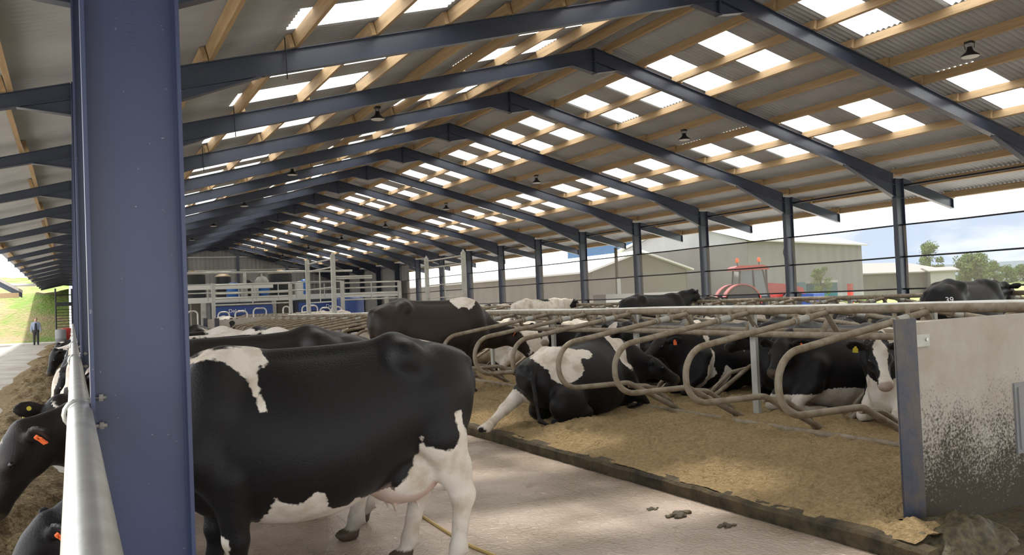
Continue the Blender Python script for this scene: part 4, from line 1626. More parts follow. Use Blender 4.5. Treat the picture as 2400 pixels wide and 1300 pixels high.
for y, x, st, lab, pl in rail_cows:
    cow(lab, 'stand', (x, y, 0), PI + 0.04 * math.sin(y * 3), st, h=0.034, poll=pl, hdir=(0.3, 0.1, -0.92), tags=((1, TAGY),) if y < 13 else ())

# --- brown-black cow standing with its front in a cubicle, head low
cow('brown-black cow with a white shoulder patch standing in the closest cubicle row', 'stand', (5.02, 12.50, 0.17), 0.02,
    dict(seed=3, plain=True, blobs=[((0.60, 0, 1.38), (0.24, 0.32, 0.23)), ((-0.05, -0.36, 0.62), (0.05, 0.1, 0.12))], black=[((0.52, -0.3, 1.2), (0.10, 0.2, 0.14))], face='blaze', brown=0.75, dirty=0.3), h=0.024,
    poll=(1.46, -0.12, 0.93), hdir=(0.55, -0.2, -0.75), tags=((-1, TAGO),), scale=1.05)
# --- lying cows
hl = [([(-0.60, 0.27, 0.52), (-0.74, 0.38, 0.42), (-1.10, 0.36, 0.22)], [0.14, 0.12, 0.070]),
      ([(-1.10, 0.36, 0.22), (-1.40, 0.26, 0.10), (-1.52, 0.20, 0.06)], [0.066, 0.050, 0.052]),
      ([(-1.50, 0.22, 0.07), (-1.62, 0.20, 0.055)], [0.055, 0.045])]
cow('black and white cow lying rump towards the alley in the closest row of cubicles', 'lie', (5.60, 8.82, 0.14), 0.24,
    dict(plain=True, seed=5, blobs=[((-0.50, -0.02, 0.84), (0.36, 0.27, 0.24)), ((-0.52, -0.22, 0.72), (0.30, 0.16, 0.20)), ((-0.08, -0.14, 0.95), (0.16, 0.14, 0.16)), ((0.62, 0.10, 0.94), (0.11, 0.40, 0.50)), ((-1.25, 0.32, 0.20), (0.52, 0.28, 0.28)), ((-0.60, 0.42, 0.45), (0.20, 0.14, 0.22))],
         black=[((-0.84, 0.02, 0.60), (0.16, 0.16, 0.16))], face='black', brown=0.12), h=0.02, scale=0.94, roll=-1.2,
    poll=(1.20, -0.16, 0.70), hdir=(0.6, -0.5, -0.55), lean=1, hind=hl, tags=())
cow('white faced black cow lying in the back half behind the left post', 'lie', (8.55, 12.85, 0.19), PI - 0.1, dict(seed=14, amount=0.35, face='blaze', nose='pink', brown=0.15), h=0.028,
    poll=(1.20, 0.22, 1.02), hdir=(0.35, 0.72, -0.62))
cow('dark cow with one round raised ear lying just beyond the pied rump', 'lie', (8.35, 11.6, 0.19), PI - 0.05, dict(seed=6, plain=True, face='black', brown=0.2), h=0.026,
    poll=(1.26, 0.10, 0.66), hdir=(0.75, 0.45, -0.35))
cow('black cow lying with raised head and red ear tags behind the pied rump', 'lie', (8.30, 10.45, 0.19), PI, dict(seed=9, plain=True, face='blaze', nose='pink', belly=0.12, brown=0.1), h=0.024,
    poll=(1.14, 0.12, 1.02), hdir=(0.75, 0.35, -0.50), tags=((1, TAGR), (-1, TAGR)))
WB = [(0.40, 1.3), (0.62, 1.3), (0.58, 0.80), (0.52, 0.60), (0.54, 0.42), (0.49, 0.30), (0.58, 0.22), (0.66, 0.0), (0.78, 0.0), (0.72, 0.26), (0.65, 0.42), (0.57, 0.55), (0.52, 0.75)]
WB2 = [(0.36, 0.42), (0.26, 0.32), (0.30, 0.24), (0.40, 0.0), (0.52, 0.0), (0.42, 0.24)]
cow('black cow with a white shoulder stripe lying side on in the back half', 'lie', (8.42, 9.3, 0.19), PI - 0.03,
    dict(seed=2, plain=True, polys=[(1, WB), (1, WB2)], blobs=[((0.02, 0.40, 0.62), (0.02, 0.1, 0.05))], face='black', brown=0.1), h=0.022,
    poll=(1.20, 0.05, 0.84), hdir=(0.86, 0.20, -0.42), tags=((1, TAGO),), ears=(-0.4, 0.0))
cow('black cow lying behind the right flat post, facing away', 'lie', (9.0, 8.13, 0.19), PI - 0.05, dict(seed=41, amount=-0.9, face='black', brown=0.12), h=0.028,
    poll=(0.98, -0.24, 0.92), hdir=(0.25, -0.9, -0.42))
cow('black cow with pale belly lying with an orange ear tag beside the white faced cow', 'lie', (8.22, 7.05, 0.19), PI - 0.12,
    dict(seed=33, plain=True, belly=0.24, face='black', brown=0.12), h=0.022,
    poll=(1.02, 0.10, 0.86), hdir=(0.72, 0.42, -0.72), tags=((1, TAGO),))
cow('cow with a broad white blaze lying face on beside the blue steel post', 'lie', (8.30, 5.93, 0.19), PI + 0.02,
    dict(seed=7, plain=True, belly=0.16, blobs=[((1.02, 0.0, 0.33), (0.25, 0.3, 0.2)), ((0.85, 0, 0.9), (0.10, 0.3, 0.35))], face='blaze', nose='pink', brown=0.1), h=0.019,
    poll=(1.10, 0.12, 0.86), hdir=(0.52, 0.62, -1.05), tags=((1, TAGY), (-1, TAGY)), ears=(-0.15, -0.15))
k = 0
for y, st in ((15.1, dict(seed=51, amount=-0.2, face='star')), (17.4, dict(seed=52, amount=0.3, face='blaze')), (19.7, dict(seed=53, amount=-0.5, face='black')), (23.15, dict(seed=54, amount=0.5, face='blaze'))):
    cow(('dark', 'pied', 'black', 'pale')[k] + ' cow lying in the back half, ' + ORD[k] + ' beyond the standing brown cow', 'lie', (8.5, y, 0.19), PI, st, h=0.04)
    k += 1
# --- second double row and beyond
bc = cow('glossy black cow with a white number branded on its rump, far right', 'stand', (12.55, 8.45, 0.17), 0.12, dict(seed=61, plain=True, face='black', brown=0.05), h=0.026, scale=1.01)
for lab, x, y, hd, st, pose in (
        ('white and black cow standing far off before the netting', 12.6, 22.3, 0.05, dict(seed=62, amount=0.55, face='black'), 'stand'),
        ('large black cow standing far off, head raised to the right', 12.6, 16.6, 0.0, dict(seed=63, amount=-0.9, face='black', brown=0.1), 'stand')):
    cow(lab, pose, (x, y, 0.17), hd, st, h=0.03, poll=(1.30, 0.0, 1.52) if 'raised' in lab else None)
far = [('dark cow standing at far right under the second row rail', 18.9, 12.3, PI / 2, dict(seed=64, amount=-0.8)),
       ('dark cow at the right edge, beyond the branded cow', 20.6, 10.2, PI / 2 + 0.2, dict(seed=65, amount=-0.9)),
       ('brownish cow standing far off in front of the tractor', 19.2, 22.4, PI / 2, dict(seed=66, amount=-0.6, brown=0.8)),
       ('brown backed cow far off beside a column in front of the tractor', 19.0, 25.7, PI / 2 - 0.1, dict(seed=67, amount=-0.3, brown=0.6)),
       ('pied cow far off left of the raised black cow', 18.0, 36.0, 0.3, dict(seed=68, amount=0.1)),
       ('white spotted cow standing in the far block', 11.9, 46.0, PI, dict(seed=69, amount=1.1)),
       ('second white cow standing in the far block', 12.2, 43.4, PI, dict(seed=70, amount=0.9))]
for lab, x, y, hd, st in far:
    cow(lab, 'stand', (x, y, 0.0), hd, st, h=0.042)
k = 0
for x, y, hd, am, sd in ((12.45, 11.42, 0, -0.5, 71), (12.45, 13.73, 0, 0.25, 72), (12.45, 10.27, 0, -0.9, 73), (15.75, 10.67, PI, -0.6, 74), (15.75, 12.97, PI, 0.2, 75), (15.75, 9.52, PI, -0.3, 76), (12.45, 19.47, 0, 0.1, 77), (15.75, 18.72, PI, -0.4, 78)):
    cow(ORD[k] + ' lying cow from the branded cow in the second double row', 'lie', (x, y, 0.19), hd, dict(seed=sd, amount=am, face='blaze' if k % 2 else 'black'), h=0.038)
    k += 1
cow('white cow in the passage by the far concrete panel', 'stand', (5.2, 33.6, 0.0), -PI / 2, dict(seed=79, amount=0.9, face='black'), h=0.04)

# the freeze brand: two digits clipped into the hair of the left thigh
cur = bpy.data.curves.new('brand', 'FONT')
cur.body = '39'
cur.size = 0.125
tmp = bpy.data.objects.new('tmp_text', cur)
COL.objects.link(tmp)
bmesh_text = bpy.data.meshes.new_from_object(tmp.evaluated_get(bpy.context.evaluated_depsgraph_get()))
bpy.data.objects.remove(tmp)
bmesh_text.materials.clear()
bmesh_text.materials.append(TEXTW)
bo = bpy.data.objects.new('brand', bmesh_text)
COL.objects.link(bo)
bo.parent = bc
bo['label'] = 'white freeze brand digits'
BRAND = bo
# ================================================================== the far dairy end
def atY(px, py, Y):
    d = AW + AR * ((px - 1200) / FPX) - AU * ((py - 650) / FPX)
    return Vector((0, 0, EYE)) + d * (Y / d.y)


def atX(px, py, X):
    d = AW + AR * ((px - 1200) / FPX) - AU * ((py - 650) / FPX)
    return Vector((0, 0, EYE)) + d * (X / d.x)


def xY(px, Y):
    return atY(px, 700, Y).x


# platform carrying the tanks
YP = 62.0
pl = MB().box(xY(432, YP), xY(935, YP), YP, YP + 8, 2.42, 2.60).build('platform_deck', GALVB)
tag(pl, 'pale steel platform deck carrying the black tanks', 'platform')
MB().box(xY(432, YP), xY(935, YP), YP - 0.12, YP, 2.30, 2.68).build('edge_beam', PAINTW, pl)
for px in (476, 641, 689, 826, 905):
    MB().box(xY(px, YP) - 0.16, xY(px, YP) + 0.16, YP - 0.1, YP + 0.2, 0, 2.35).build('support_post', GALVB, pl)


def tank(px0, px1, ytop, Y, lab):
    a, b = xY(px0, Y), xY(px1, Y)
    r, x = (b - a) / 2, (a + b) / 2
    zt = atY((px0 + px1) / 2, ytop, Y).z
    t = thing('storage_tank', lab, 'tank', (x, Y + r, 2.6), 0, 'black tanks on the platform')
    H = zt - 2.6
    prof = [(r, 0)]
    n = 7
    for k in range(n):
        z0 = H * k / n
        prof += [(r, z0 + 0.03), (r * 0.985, z0 + H / n * 0.5), (r, z0 + H / n * 0.97)]
    prof += [(r * 0.97, H)]
    MB().lathe(prof, n=28).build('tank_body', TANK, t, smooth=True)
    MB().lathe([(r * 1.0, H), (r * 0.98, H + 0.06), (r * 0.55, H + 0.22), (r * 0.2, H + 0.26), (r * 0.2, H + 0.33), (0.02, H + 0.34)], n=28).build('tank_lid', TANKLID, t, smooth=True)
    return t


tank(425, 487, 643, 64.0, 'widest black water tank at the left of the platform')
tank(508, 546, 648, 65.0, 'narrow black tank between the two wide tanks')
tank(635, 692, 640, 64.0, 'tall black tank at the right of the platform')
bt = thing('pressure_vessel', 'round blue pressure vessel with a silver dome on the platform', 'tank', (xY(615, 63.5), 63.5, 2.6))
MB().lathe([(0.3, 0), (0.5, 0.25), (0.56, 0.7), (0.55, 1.0)], n=20).build('vessel_body', BLUE, bt, smooth=True)
MB().lathe([(0.53, 1.0), (0.48, 1.25), (0.32, 1.48), (0.08, 1.56), (0.05, 1.75)], n=20).build('vessel_dome', GALVB, bt, smooth=True)
for k, (px, w, h, m, lab) in enumerate(((548, 0.5, 1.15, BLUE, 'bright blue drum beside the narrow black tank'), (572, 0.4, 0.95, PAINTW, 'small white canister left of the dark pump'),
                                        (583, 0.35, 1.3, DARKM, 'dark upright pump on the platform'), (594, 0.4, 0.95, PAINTW, 'small white canister right of the dark pump'),
                                        (703, 0.35, 1.1, PAINTW, 'white canister right of the tall black tank'), (714, 0.3, 1.25, BLUE, 'slim blue canister right of the tall black tank'))):
    c = MB().lathe([(w * 0.9, 0), (w, 0.1), (w, h * 0.85), (w * 0.6, h * 0.96), (w * 0.25, h)], n=16).build('canister', m, smooth=True, loc=(xY(px, 63), 63.0, 2.6))
    tag(c, lab, 'canister')
# rails of the platform
hr = thing('platform_railing', 'long pale railing along the front of the tank platform', 'railing', (0, YP - 0.10, 0))
zr = lambda px, py: atY(px, py, YP - 0.10).z
x0, x1 = xY(432, YP), xY(800, YP)
for z, r in ((zr(600, 664), 0.05), (zr(600, 683), 0.045)):
    MB().tube([(x0, 0, z), (x1, 0, z)], r, 8).build('rail_tube', GALVB, hr, smooth=True)
MB().box(x0, xY(640, YP), -0.08, 0.08, zr(540, 677), zr(540, 667)).build('cream_beam', PAINTW, hr)
for px in (434, 487, 560, 600, 652, 694, 760, 800):
    x = xY(px, YP)
    MB().tube([(x, 0, 2.4), (x, 0, zr(px, 664))], 0.04, 8).build('rail_post', GALVB, hr, smooth=True)
lp = thing('overhead_pipe', 'long pale overhead pipe above the tanks on a short post', 'pipe', (0, 62.3, 0))
zz = atY(600, 636, 61.0).z
MB().tube([(xY(432, 61), 0, atY(432, 638, 61).z), (xY(840, 61), 0, atY(840, 632, 61).z)], 0.085, 8).build('pipe_run', GALVB, lp, smooth=True)
MB().box(xY(583, 61) - 0.1, xY(583, 61) + 0.1, -0.08, 0.08, 2.6, zz).build('pipe_post', GALVB, lp)

# robots under the platform
def robot(px0, px1, Y, zb0, zb1, lab, txtpx):
    a, b = xY(px0, Y), xY(px1, Y)
    t = thing('milking_unit', lab, 'milking machine', (a, Y, 0), 0, 'milking units under the platform')
    MB().box(0, b - a, 0, 2.2, 0.3, 2.25).build('unit_body', ROBOTD, t)
    MB().box(-0.05, b - a + 0.05, -0.12, 0, zb0, zb1).build('blue_panel', ROBOT, t)
    cur = bpy.data.curves.new('unit_text', 'FONT')
    cur.body = 'DeLaval'
    cur.size = 0.36
    tmp = bpy.data.objects.new('tmp_text', cur)
    COL.objects.link(tmp)
    me = bpy.data.meshes.new_from_object(tmp.evaluated_get(bpy.context.evaluated_depsgraph_get()))
    bpy.data.objects.remove(tmp)
    me.materials.clear()
    me.materials.append(TEXTW)
    o = bpy.data.objects.new('lettering', me)
    COL.objects.link(o)
    o.parent = t
    o.rotation_euler = (PI / 2, 0, 0)
    o.location = (xY(txtpx, Y) - a, -0.125, (zb0 + zb1) / 2 - 0.12)
    return t


robot(502, 636, 61.0, 1.35, 2.0, 'blue fronted milking unit left under the platform', 534)
robot(700, 832, 60.0, 1.45, 2.05, 'blue fronted milking unit right under the platform', 762)
tag(MB().lathe([(1.05, 0), (1.05, 2.2), (0.9, 2.3)], n=24).build('blue_tank', ROBOT, smooth=True, loc=(xY(818, 58.5), 58.5, 0)), 'dark blue upright tank at the right end under the platform', 'tank')
tag(MB().box(xY(448, 63), xY(474, 63), 63, 64, 0, 2.3).build('tan_cabinet', CLADT), 'tan cabinet under the left end of the platform', 'cabinet')
tag(MB().box(xY(650, 62.5), xY(676, 62.5), 62.5, 63.5, 0, 2.3).build('brown_door_panel', CLADT), 'brown panel between the two milking units', 'panel')


def fgate(px0, px1, ys, Y, lab, ptop):
    a, b = xY(px0, Y), xY(px1, Y)
    t = thing('railing_gate', lab, 'gate', (a, Y, 0), 0, 'galvanised gates before the platform')
    for x, px in ((0, px0), (b - a, px1)):
        MB().box(x - 0.11, x + 0.11, -0.1, 0.1, 0, atY(px, ptop, Y).z).build('gate_post', GALVB, t)
    for py in ys:
        z = atY((px0 + px1) / 2, py, Y).z
        MB().tube([(0, 0, z), (b - a, 0, z)], 0.05, 8).build('gate_bar', GALVB, t, smooth=True)
    MB().tube([((b - a) / 2, 0, atY((px0 + px1) / 2, ys[0], Y).z), ((b - a) / 2, 0, atY((px0 + px1) / 2, ys[-1], Y).z)], 0.04, 8).build('gate_upright', GALVB, t, smooth=True)


fgate(500, 681, (666, 686, 697, 712), 57.0, 'galvanised gate in front of the left milking unit', 664)
fgate(803, 937, (661, 673, 688, 700), 55.0, 'galvanised gate right of the tall drafting gate', 658)
for k, (px, w, top, bot) in enumerate(((450, 24, 729, 748), (523, 26, 731, 748), (564, 28, 729, 748), (608, 30, 722, 745), (670, 15, 718, 748), (725, 36, 716, 746), (761, 24, 721, 745), (787, 24, 719, 745))):
    Y = 52.0
    a, b = xY(px - w / 2, Y), xY(px + w / 2, Y)
    z1 = atY(px, top, Y).z
    p = fillet([(a, Y, 0.0), (a, Y, z1), (b, Y, z1), (b, Y, 0.0)], 0.22, 5)
    tag(MB().tube(p, 0.045, 8).build('hoop_rail', GALV, smooth=True), ORD[k] + ' low galvanised hoop from the left in front of the milking units', 'hoop rail', 'galvanised hoops by the milking units')

# ================================================================== wind netting on the open side
XN = 24.13
for i in range(1, 13):
    ya, yb = FY(i) + 0.28, FY(i + 1) - 0.10
    lab = 'wind netting panel in the %s bay from the front of the open right side' % ORD[i - 1]
    r_ = np.random.default_rng(i)
    xs, ys = np.linspace(ya, yb, 28), np.linspace(1.44, 3.56, 14)
    mb = MB()
    vs = []
    for j, y in enumerate(xs):
        for kk, z in enumerate(ys):
            u, v = (y - ya) / (yb - ya), (z - 1.44) / 2.12
            edge = math.sin(math.pi * v) * 0.02 + 0.012 * math.sin(9 * u + 6 * v + i) * min(1, 4 * v * (1 - v) + 0.1) + 0.016 * float(vnoise(y * 2.2 + z * 1.8 + i, z * 1.4)) * 1.5
            vs.append((edge, y - ya, z))
    n = len(ys)
    fs = [(a * n + b, (a + 1) * n + b, (a + 1) * n + b + 1, a * n + b + 1) for a in range(len(xs) - 1) for b in range(n - 1)]
    t = thing('wind_netting', lab, 'netting', (XN, ya, 0), 0, 'wind netting panels')
    mb.add(vs, fs)
    mb.build('net_sheet', MATS['netting'], t, smooth=True)
    for z in (1.45, 2.5, 3.55):
        MB().tube([(0.0, -0.25, z), (0.01, (yb - ya) / 2, z - 0.012), (0.0, yb - ya + 0.1, z)], 0.027, 8).build('net_tube', DARKM, t, smooth=True)
    st = [(-0.02, -0.10, 3.5), (-0.03, -0.04 + r_.uniform(-0.05, 0.08), 3.0), (-0.02, -0.09, 2.5), (-0.03, -0.02 + r_.uniform(-0.06, 0.06), 1.9), (-0.02, -0.10, 1.45)]
    MB().tube(st, 0.016, 6).build('strap', DARKM, t, smooth=True)

# ================================================================== outside on the right
def shed(name, lab, a, d, L, depth, ze, zr, wall, roof):
    """wall line from a along unit d for L metres, eave ze, roof rising to zr half way back"""
    t = thing(name, lab, 'building', (a.x, a.y, 0), math.atan2(d.y, d.x))
    mb = MB()
    # ribbed front wall
    n = int(L / 0.5)
    vs = []
    for k in range(n + 1):
        vs += [(L * k / n, 0.0 if (k // 2) % 2 else 0.06, 0), (L * k / n, 0.0 if (k // 2) % 2 else 0.06, ze)]
    mb.add(vs, [(2 * k, 2 * k + 2, 2 * k + 3, 2 * k + 1) for k in range(n)])
    for x in (0.05, L - 0.05):
        mb.add([(x, 0.05, 0), (x, depth, 0), (x, depth, ze), (x, depth / 2, zr), (x, 0.05, ze)], [(0, 1, 2, 3, 4)])
    mb.box(0, L, depth - 0.05, depth, 0, ze)
    mb.build('shed_wall', wall, t)
    r = MB()
    r.prism([(-0.5, ze - 0.05), (depth / 2, zr), (depth + 0.5, ze - 0.05), (depth + 0.5, ze + 0.1), (depth / 2, zr + 0.18), (-0.5, ze + 0.1)], -0.4, L + 0.4)
    # prism extrudes along y: turn it so the ridge follows the wall
    r.v = [(y, x, z) for x, y, z in r.v]
    r.build('shed_roof', roof, t)
    return t


pa = at(2020, 575, 94)
dv = Vector((-0.95, -0.31, 0)).normalized()
a0 = Vector((pa.x, pa.y, 0)) + dv * 29
shed('farm_shed', 'long grey farm shed with a pale roof behind the tractor', a0 - dv * 3, -dv, 26, 14, pa.z, pa.z + 2.2, CLADG, ROOFW)
b0 = at(2225, 645, 112)
b1 = at(2016, 645, 104)
dd = Vector((b0.x - b1.x, b0.y - b1.y, 0))
shed('low_shed', 'low grey shed with a weathered roof right of the long shed', Vector((b1.x, b1.y, 0)), dd.normalized(), dd.length, 14, at(2100, 640, 108).z, at(2100, 617, 115).z, CLADT, ROOFT)
wb = at(2232, 645, 108)
shed('white_outbuilding', 'small white outbuilding beside the trees', Vector((wb.x - 2.2, wb.y + 1.5, 0)), Vector((0.8, -0.6, 0)), 3.0, 4, at(2232, 634, 108).z, at(2232, 627, 108).z, PAINTW, ROOFT)
c1, c0 = at(1668, 600, 122), at(1330, 600, 132)
dd = Vector((c1.x - c0.x, c1.y - c0.y, 0))
shed('blue_shed', 'tall blue clad shed showing above the netting', Vector((c0.x, c0.y, 0)), dd.normalized(), dd.length, 20, at(1560, 556, 126).z, at(1560, 540, 132).z, CLADB, ROOFW)
shed('long_pale_shed', 'long beige shed with a bright roof running beside the barn', Vector((38, 110, 0)), Vector((0, -1, 0)), 52, 10, 3.6, 5.2, CLADT, ROOFW)

# tractor
tp = at(1783, 690, 47)
tr = thing('tractor', 'red tractor with two orange beacons parked beyond the netting', 'tractor', (tp.x, tp.y, 0), math.atan2(-0.466, 0.885))


def wheel(x, y, r, w, nm):
    o = MB().lathe([(r * 0.55, -w / 2), (r * 0.93, -w / 2), (r, -w * 0.35), (r, w * 0.35), (r * 0.93, w / 2), (r * 0.55, w / 2)], (0, 0, 0), 28, 'y').build(nm, RUBBER, tr, smooth=True, loc=(x, y, r))
    MB().lathe([(r * 0.56, -w * 0.3), (r * 0.56, w * 0.3)], (0, 0, 0), 20, 'y').build('wheel_rim', GREYP, o, smooth=True)
    tb = MB()
    for k in range(20):
        a = 2 * math.pi * k / 20
        for s in (-1, 1):
            tb.bar((r * 1.0 * math.cos(a), 0, r * math.sin(a)), (r * 1.0 * math.cos(a + 0.12), s * w * 0.46, r * math.sin(a + 0.12)), 0.06, 0.07)
    tb.build('tread_lug', RUBBER, o)


wheel(-1.35, -0.95, 0.95, 0.62, 'rear_wheel')
wheel(-1.35, 0.95, 0.95, 0.62, 'rear_wheel')
wheel(1.55, -0.9, 0.72, 0.5, 'front_wheel')
wheel(1.55, 0.9, 0.72, 0.5, 'front_wheel')
MB().box(-1.9, 2.2, -0.3, 0.3, 0.6, 1.05).build('chassis', DARKM, tr)
m_ = MB()
m_.prism([(0.25, 1.05), (0.25, 1.98), (1.4, 1.86), (2.25, 1.62), (2.4, 1.2), (2.3, 1.0)], -0.42, 0.42)
m_.build('bonnet', RED, tr)
MB().box(2.2, 2.65, -0.4, 0.4, 0.55, 1.0).build('front_weight', DARKM, tr)
for s in (-1, 1):
    f = []
    for k in range(13):
        a = math.radians(-5 + 165 * k / 12)
        f.append((-1.35 + 1.03 * math.cos(a), 0.95 + 1.03 * math.sin(a)))
    g = [(-1.35 + 0.98 * math.cos(math.radians(160 - 165 * k / 12)), 0.95 + 0.98 * math.sin(math.radians(160 - 165 * k / 12))) for k in range(13)]
    MB().prism(f + g, s * 0.95 - 0.34, s * 0.95 + 0.34).build('mudguard', RED, tr)
cb = MB()
for x, x2 in ((0.25, -0.05), (-0.55, -0.6), (-1.45, -1.3)):
    for s in (-1, 1):
        cb.bar((x, s * 0.78, 1.1), (x2, s * 0.72, 2.75), 0.08, 0.08)
cb.box(-1.5, 0.3, -0.8, 0.8, 1.05, 1.25)
cb.build('cab_frame', DARKM, tr)
gl = MB()
gl.prism([(0.22, 1.25), (-0.05, 2.72), (-1.3, 2.72), (-1.43, 1.25)], -0.74, 0.74)
gl.build('cab_glass', CABGLASS, tr)
rf = MB()
rf.prism([(-1.6, 2.72), (0.3, 2.72), (0.2, 2.9), (-0.1, 2.98), (-1.4, 2.98), (-1.6, 2.88)], -0.85, 0.85)
rf.build('cab_roof', RED, tr)
for x, y in ((-1.45, -0.8), (-0.25, -0.8)):
    bb = MB().lathe([(0.03, 2.95), (0.03, 3.15)], (x, y, 0), 8).build('beacon_stem', DARKM, tr)
    MB().lathe([(0.09, 3.15), (0.10, 3.2), (0.10, 3.32), (0.05, 3.4)], (x, y, 0), 12).build('beacon', ORANGE, bb, smooth=True)
MB().tube([(0.2, -0.55, 1.3), (0.2, -0.55, 2.9)], 0.06, 10).build('exhaust', DARKM, tr, smooth=True)

tl = at(1912, 672, 52)
t = thing('teal_trailer', 'teal trailer standing right of the tractor', 'trailer', (tl.x, tl.y, 0), math.atan2(-0.466, 0.885))
MB().box(-0.95, 0.95, -1.0, 1.0, 0.9, 1.95).build('trailer_body', TEAL, t)
MB().box(-0.98, 0.98, -1.05, -1.0, 1.85, 2.0).build('top_rail', GALVB, t)
for x in (-0.5, 0.5):
    MB().lathe([(0.5, -1.15), (0.5, -0.85)], (x, 0, 0.5), 18, 'y').build('trailer_wheel', RUBBER, t, smooth=True)
bx = at(1905, 684, 44)
tag(MB().box(-0.4, 0.4, -0.4, 0.4, -0.05, 1.3).build('blue_container', ROBOT, loc=(bx.x, bx.y, 0)), 'small blue container low beside a column right of the tractor', 'container')
rx = at(1992, 668, 60)
tag(MB().box(-0.13, 0.13, -0.15, 0.15, -0.05, 1.75).build('red_cabinet', RED, loc=(rx.x, rx.y, 0)), 'narrow red cabinet far off in front of the low shed', 'cabinet')
wx = at(1610, 690, 40)
tag(MB().box(-3.0, 3.0, -0.6, 0.6, -0.05, 1.7).build('white_wrapped_bale_row', PAINTW, loc=(wx.x + 2, wx.y + 6, 0)), 'long low white object on the grass left of the tractor', 'bale')
ut = at(1448, 690, 46)
t = thing('mast', 'slim brown mast with white fittings behind the netting', 'mast', (ut.x, ut.y, 0))
MB().tube([(0, 0, 0), (0, 0, at(1446, 580, 46).z)], 0.09, 8).build('mast_pole', BARK, t, smooth=True)
MB().bar((-0.5, 0, 1.6), (0.5, 0, 1.6), 0.1, 0.12).build('cross_arm', PAINTW, t)
MB().box(-0.12, 0.12, -0.15, -0.08, 1.4, 2.6).build('white_plate', PAINTW, t)


def tree(lab, px, pbase, ptop, wpx, zd, seed, name='leafy_tree', trunk_h=0.2):
    p = at(px, pbase, zd)
    H = (pbase - ptop) / FPX * zd
    Wd = wpx / FPX * zd / 2
    base = min(p.z, 0.3)
    H += p.z - base
    r_ = np.random.default_rng(seed)
    t = thing(name, lab, 'tree', (p.x, p.y, base))
    MB().tube([(0, 0, 0), (0.05, 0, H * 0.35), (0, 0.05, H * 0.75)], [H * 0.03, H * 0.022, H * 0.01], 8).build('trunk', BARK, t, smooth=True)
    mb = MB()
    vs, fs = [], []
    for k in range(26):
        a, e = r_.uniform(0, 6.28), r_.uniform(0, 1)
        zc = H * (trunk_h + (0.93 - trunk_h) * e)
        ww = Wd * math.sqrt(max(0.08, 1 - (2 * e - 0.75) ** 2 * 0.75)) * 0.72
        c = np.array((math.cos(a) * ww * r_.uniform(0.2, 1), math.sin(a) * ww * r_.uniform(0.2, 1), zc))
        s = Wd * r_.uniform(0.22, 0.40)
        n = 150
        for q in range(n):
            d = r_.normal(size=3)
            d /= np.linalg.norm(d)
            pos = c + d * s * r_.uniform(0.55, 1.05) * np.array((1, 1, 0.8))
            l = Wd * r_.uniform(0.035, 0.07)
            u = r_.normal(size=3)
            u /= np.linalg.norm(u)
            w_ = np.cross(u, d)
            w_ /= np.linalg.norm(w_) + 1e-6
            b = len(vs)
            vs += [tuple(pos + u * l), tuple(pos + w_ * l * 0.6), tuple(pos - u * l), tuple(pos - w_ * l * 0.6)]
            fs.append((b, b + 1, b + 2, b + 3))
    mb.add(vs, fs)
    mb.build('crown', LEAF, t)
    return t


tree('tall leafy tree left of the pair beyond the field', 2182, 668, 568, 88, 150, 1)
tree('broad leafy tree right of the tall one beyond the field', 2290, 668, 590, 112, 150, 2)
tree('small rounded tree in front of the broad tree', 2330, 668, 610, 60, 140, 3)
tree('young bright tree standing before the long shed', 1925, 690, 606, 66, 50, 4, 'young_tree')
for k, (px, w, top, zd) in enumerate(((2360, 60, 622, 210), (2398, 60, 620, 215), (2440, 70, 622, 210), (2060, 70, 648, 130), (2130, 60, 622, 200), (2255, 60, 632, 190))):
    tree(ORD[k] + ' distant tree from the left in the hedge line beyond the field', px, 664, top, w, zd, 20 + k, 'hedge_tree', 0.02)
hill = grid_object('ground_far_hills', np.linspace(200, 900, 40), np.linspace(-100, 700, 40), lambda X, Y: np.clip((X + Y * 0.4 - 320) / 380, 0, 1) ** 1.3 * 13 + vnoise(X * 0.012, Y * 0.012) * 5, mat('far_hills', (0.16, 0.20, 0.22), 1.0))
tag(hill, 'hazy far hills under the clouds', 'hill', kind='structure')

# ================================================================== outside on the left
nb = thing('neighbouring_barn', 'dark neighbouring barn roof at the left edge', 'building', (0, 0, 0))
Yb = 63.0
e = atY(44, 682, Yb)
g = MB()
g.prism([(e.x, e.z), (e.x - 9, e.z + 5.6), (e.x - 18, e.z), (e.x - 18, e.z + 0.2), (e.x - 9, e.z + 5.85), (e.x, e.z + 0.2)], Yb, Yb + 5)
g.build('barn_roof', ROOFT, nb)
g = MB()
for k in range(2):
    y = Yb + 0.15 + k * 4
    g.prism([(e.x, e.z - 0.35), (e.x - 9, e.z + 5.2), (e.x - 18, e.z - 0.35), (e.x - 18, e.z), (e.x - 9, e.z + 5.55), (e.x, e.z)], y, y + 0.2)
g.build('barn_rafters', STEEL, nb)
g = MB()
g.box(e.x - 18, e.x, Yb, Yb + 0.15, e.z - 0.42, e.z - 0.1)
g.build('barn_eave_beam', TIMBER, nb)
for k in range(2):
    MB().box(e.x - 7.4, e.x - 7.1, Yb + 0.5 + 3.5 * k, Yb + 0.8 + 3.5 * k, 0, e.z + 3).build('barn_post', STEEL, nb)
p1, p2 = atY(14, 668, 66.0), atY(84, 667, 66.0)
tag(MB().tube([p1, p2], 0.10, 10).build('gutter_pipe', PAINTW, smooth=True), 'white gutter pipe bridging the gap between the two barn roofs', 'pipe')
sg = thing('yard_gate', 'tall dark gate with thin bars at the end of the feed passage', 'gate', (0, 60.5, 0))
Yg = 60.5
xa, xb = xY(130, Yg), xY(168, Yg)
MB().tube([(xa, 0, 0), (xa, 0, atY(130, 676, Yg).z)], 0.05, 8).build('gate_post', DARKM, sg, smooth=True)
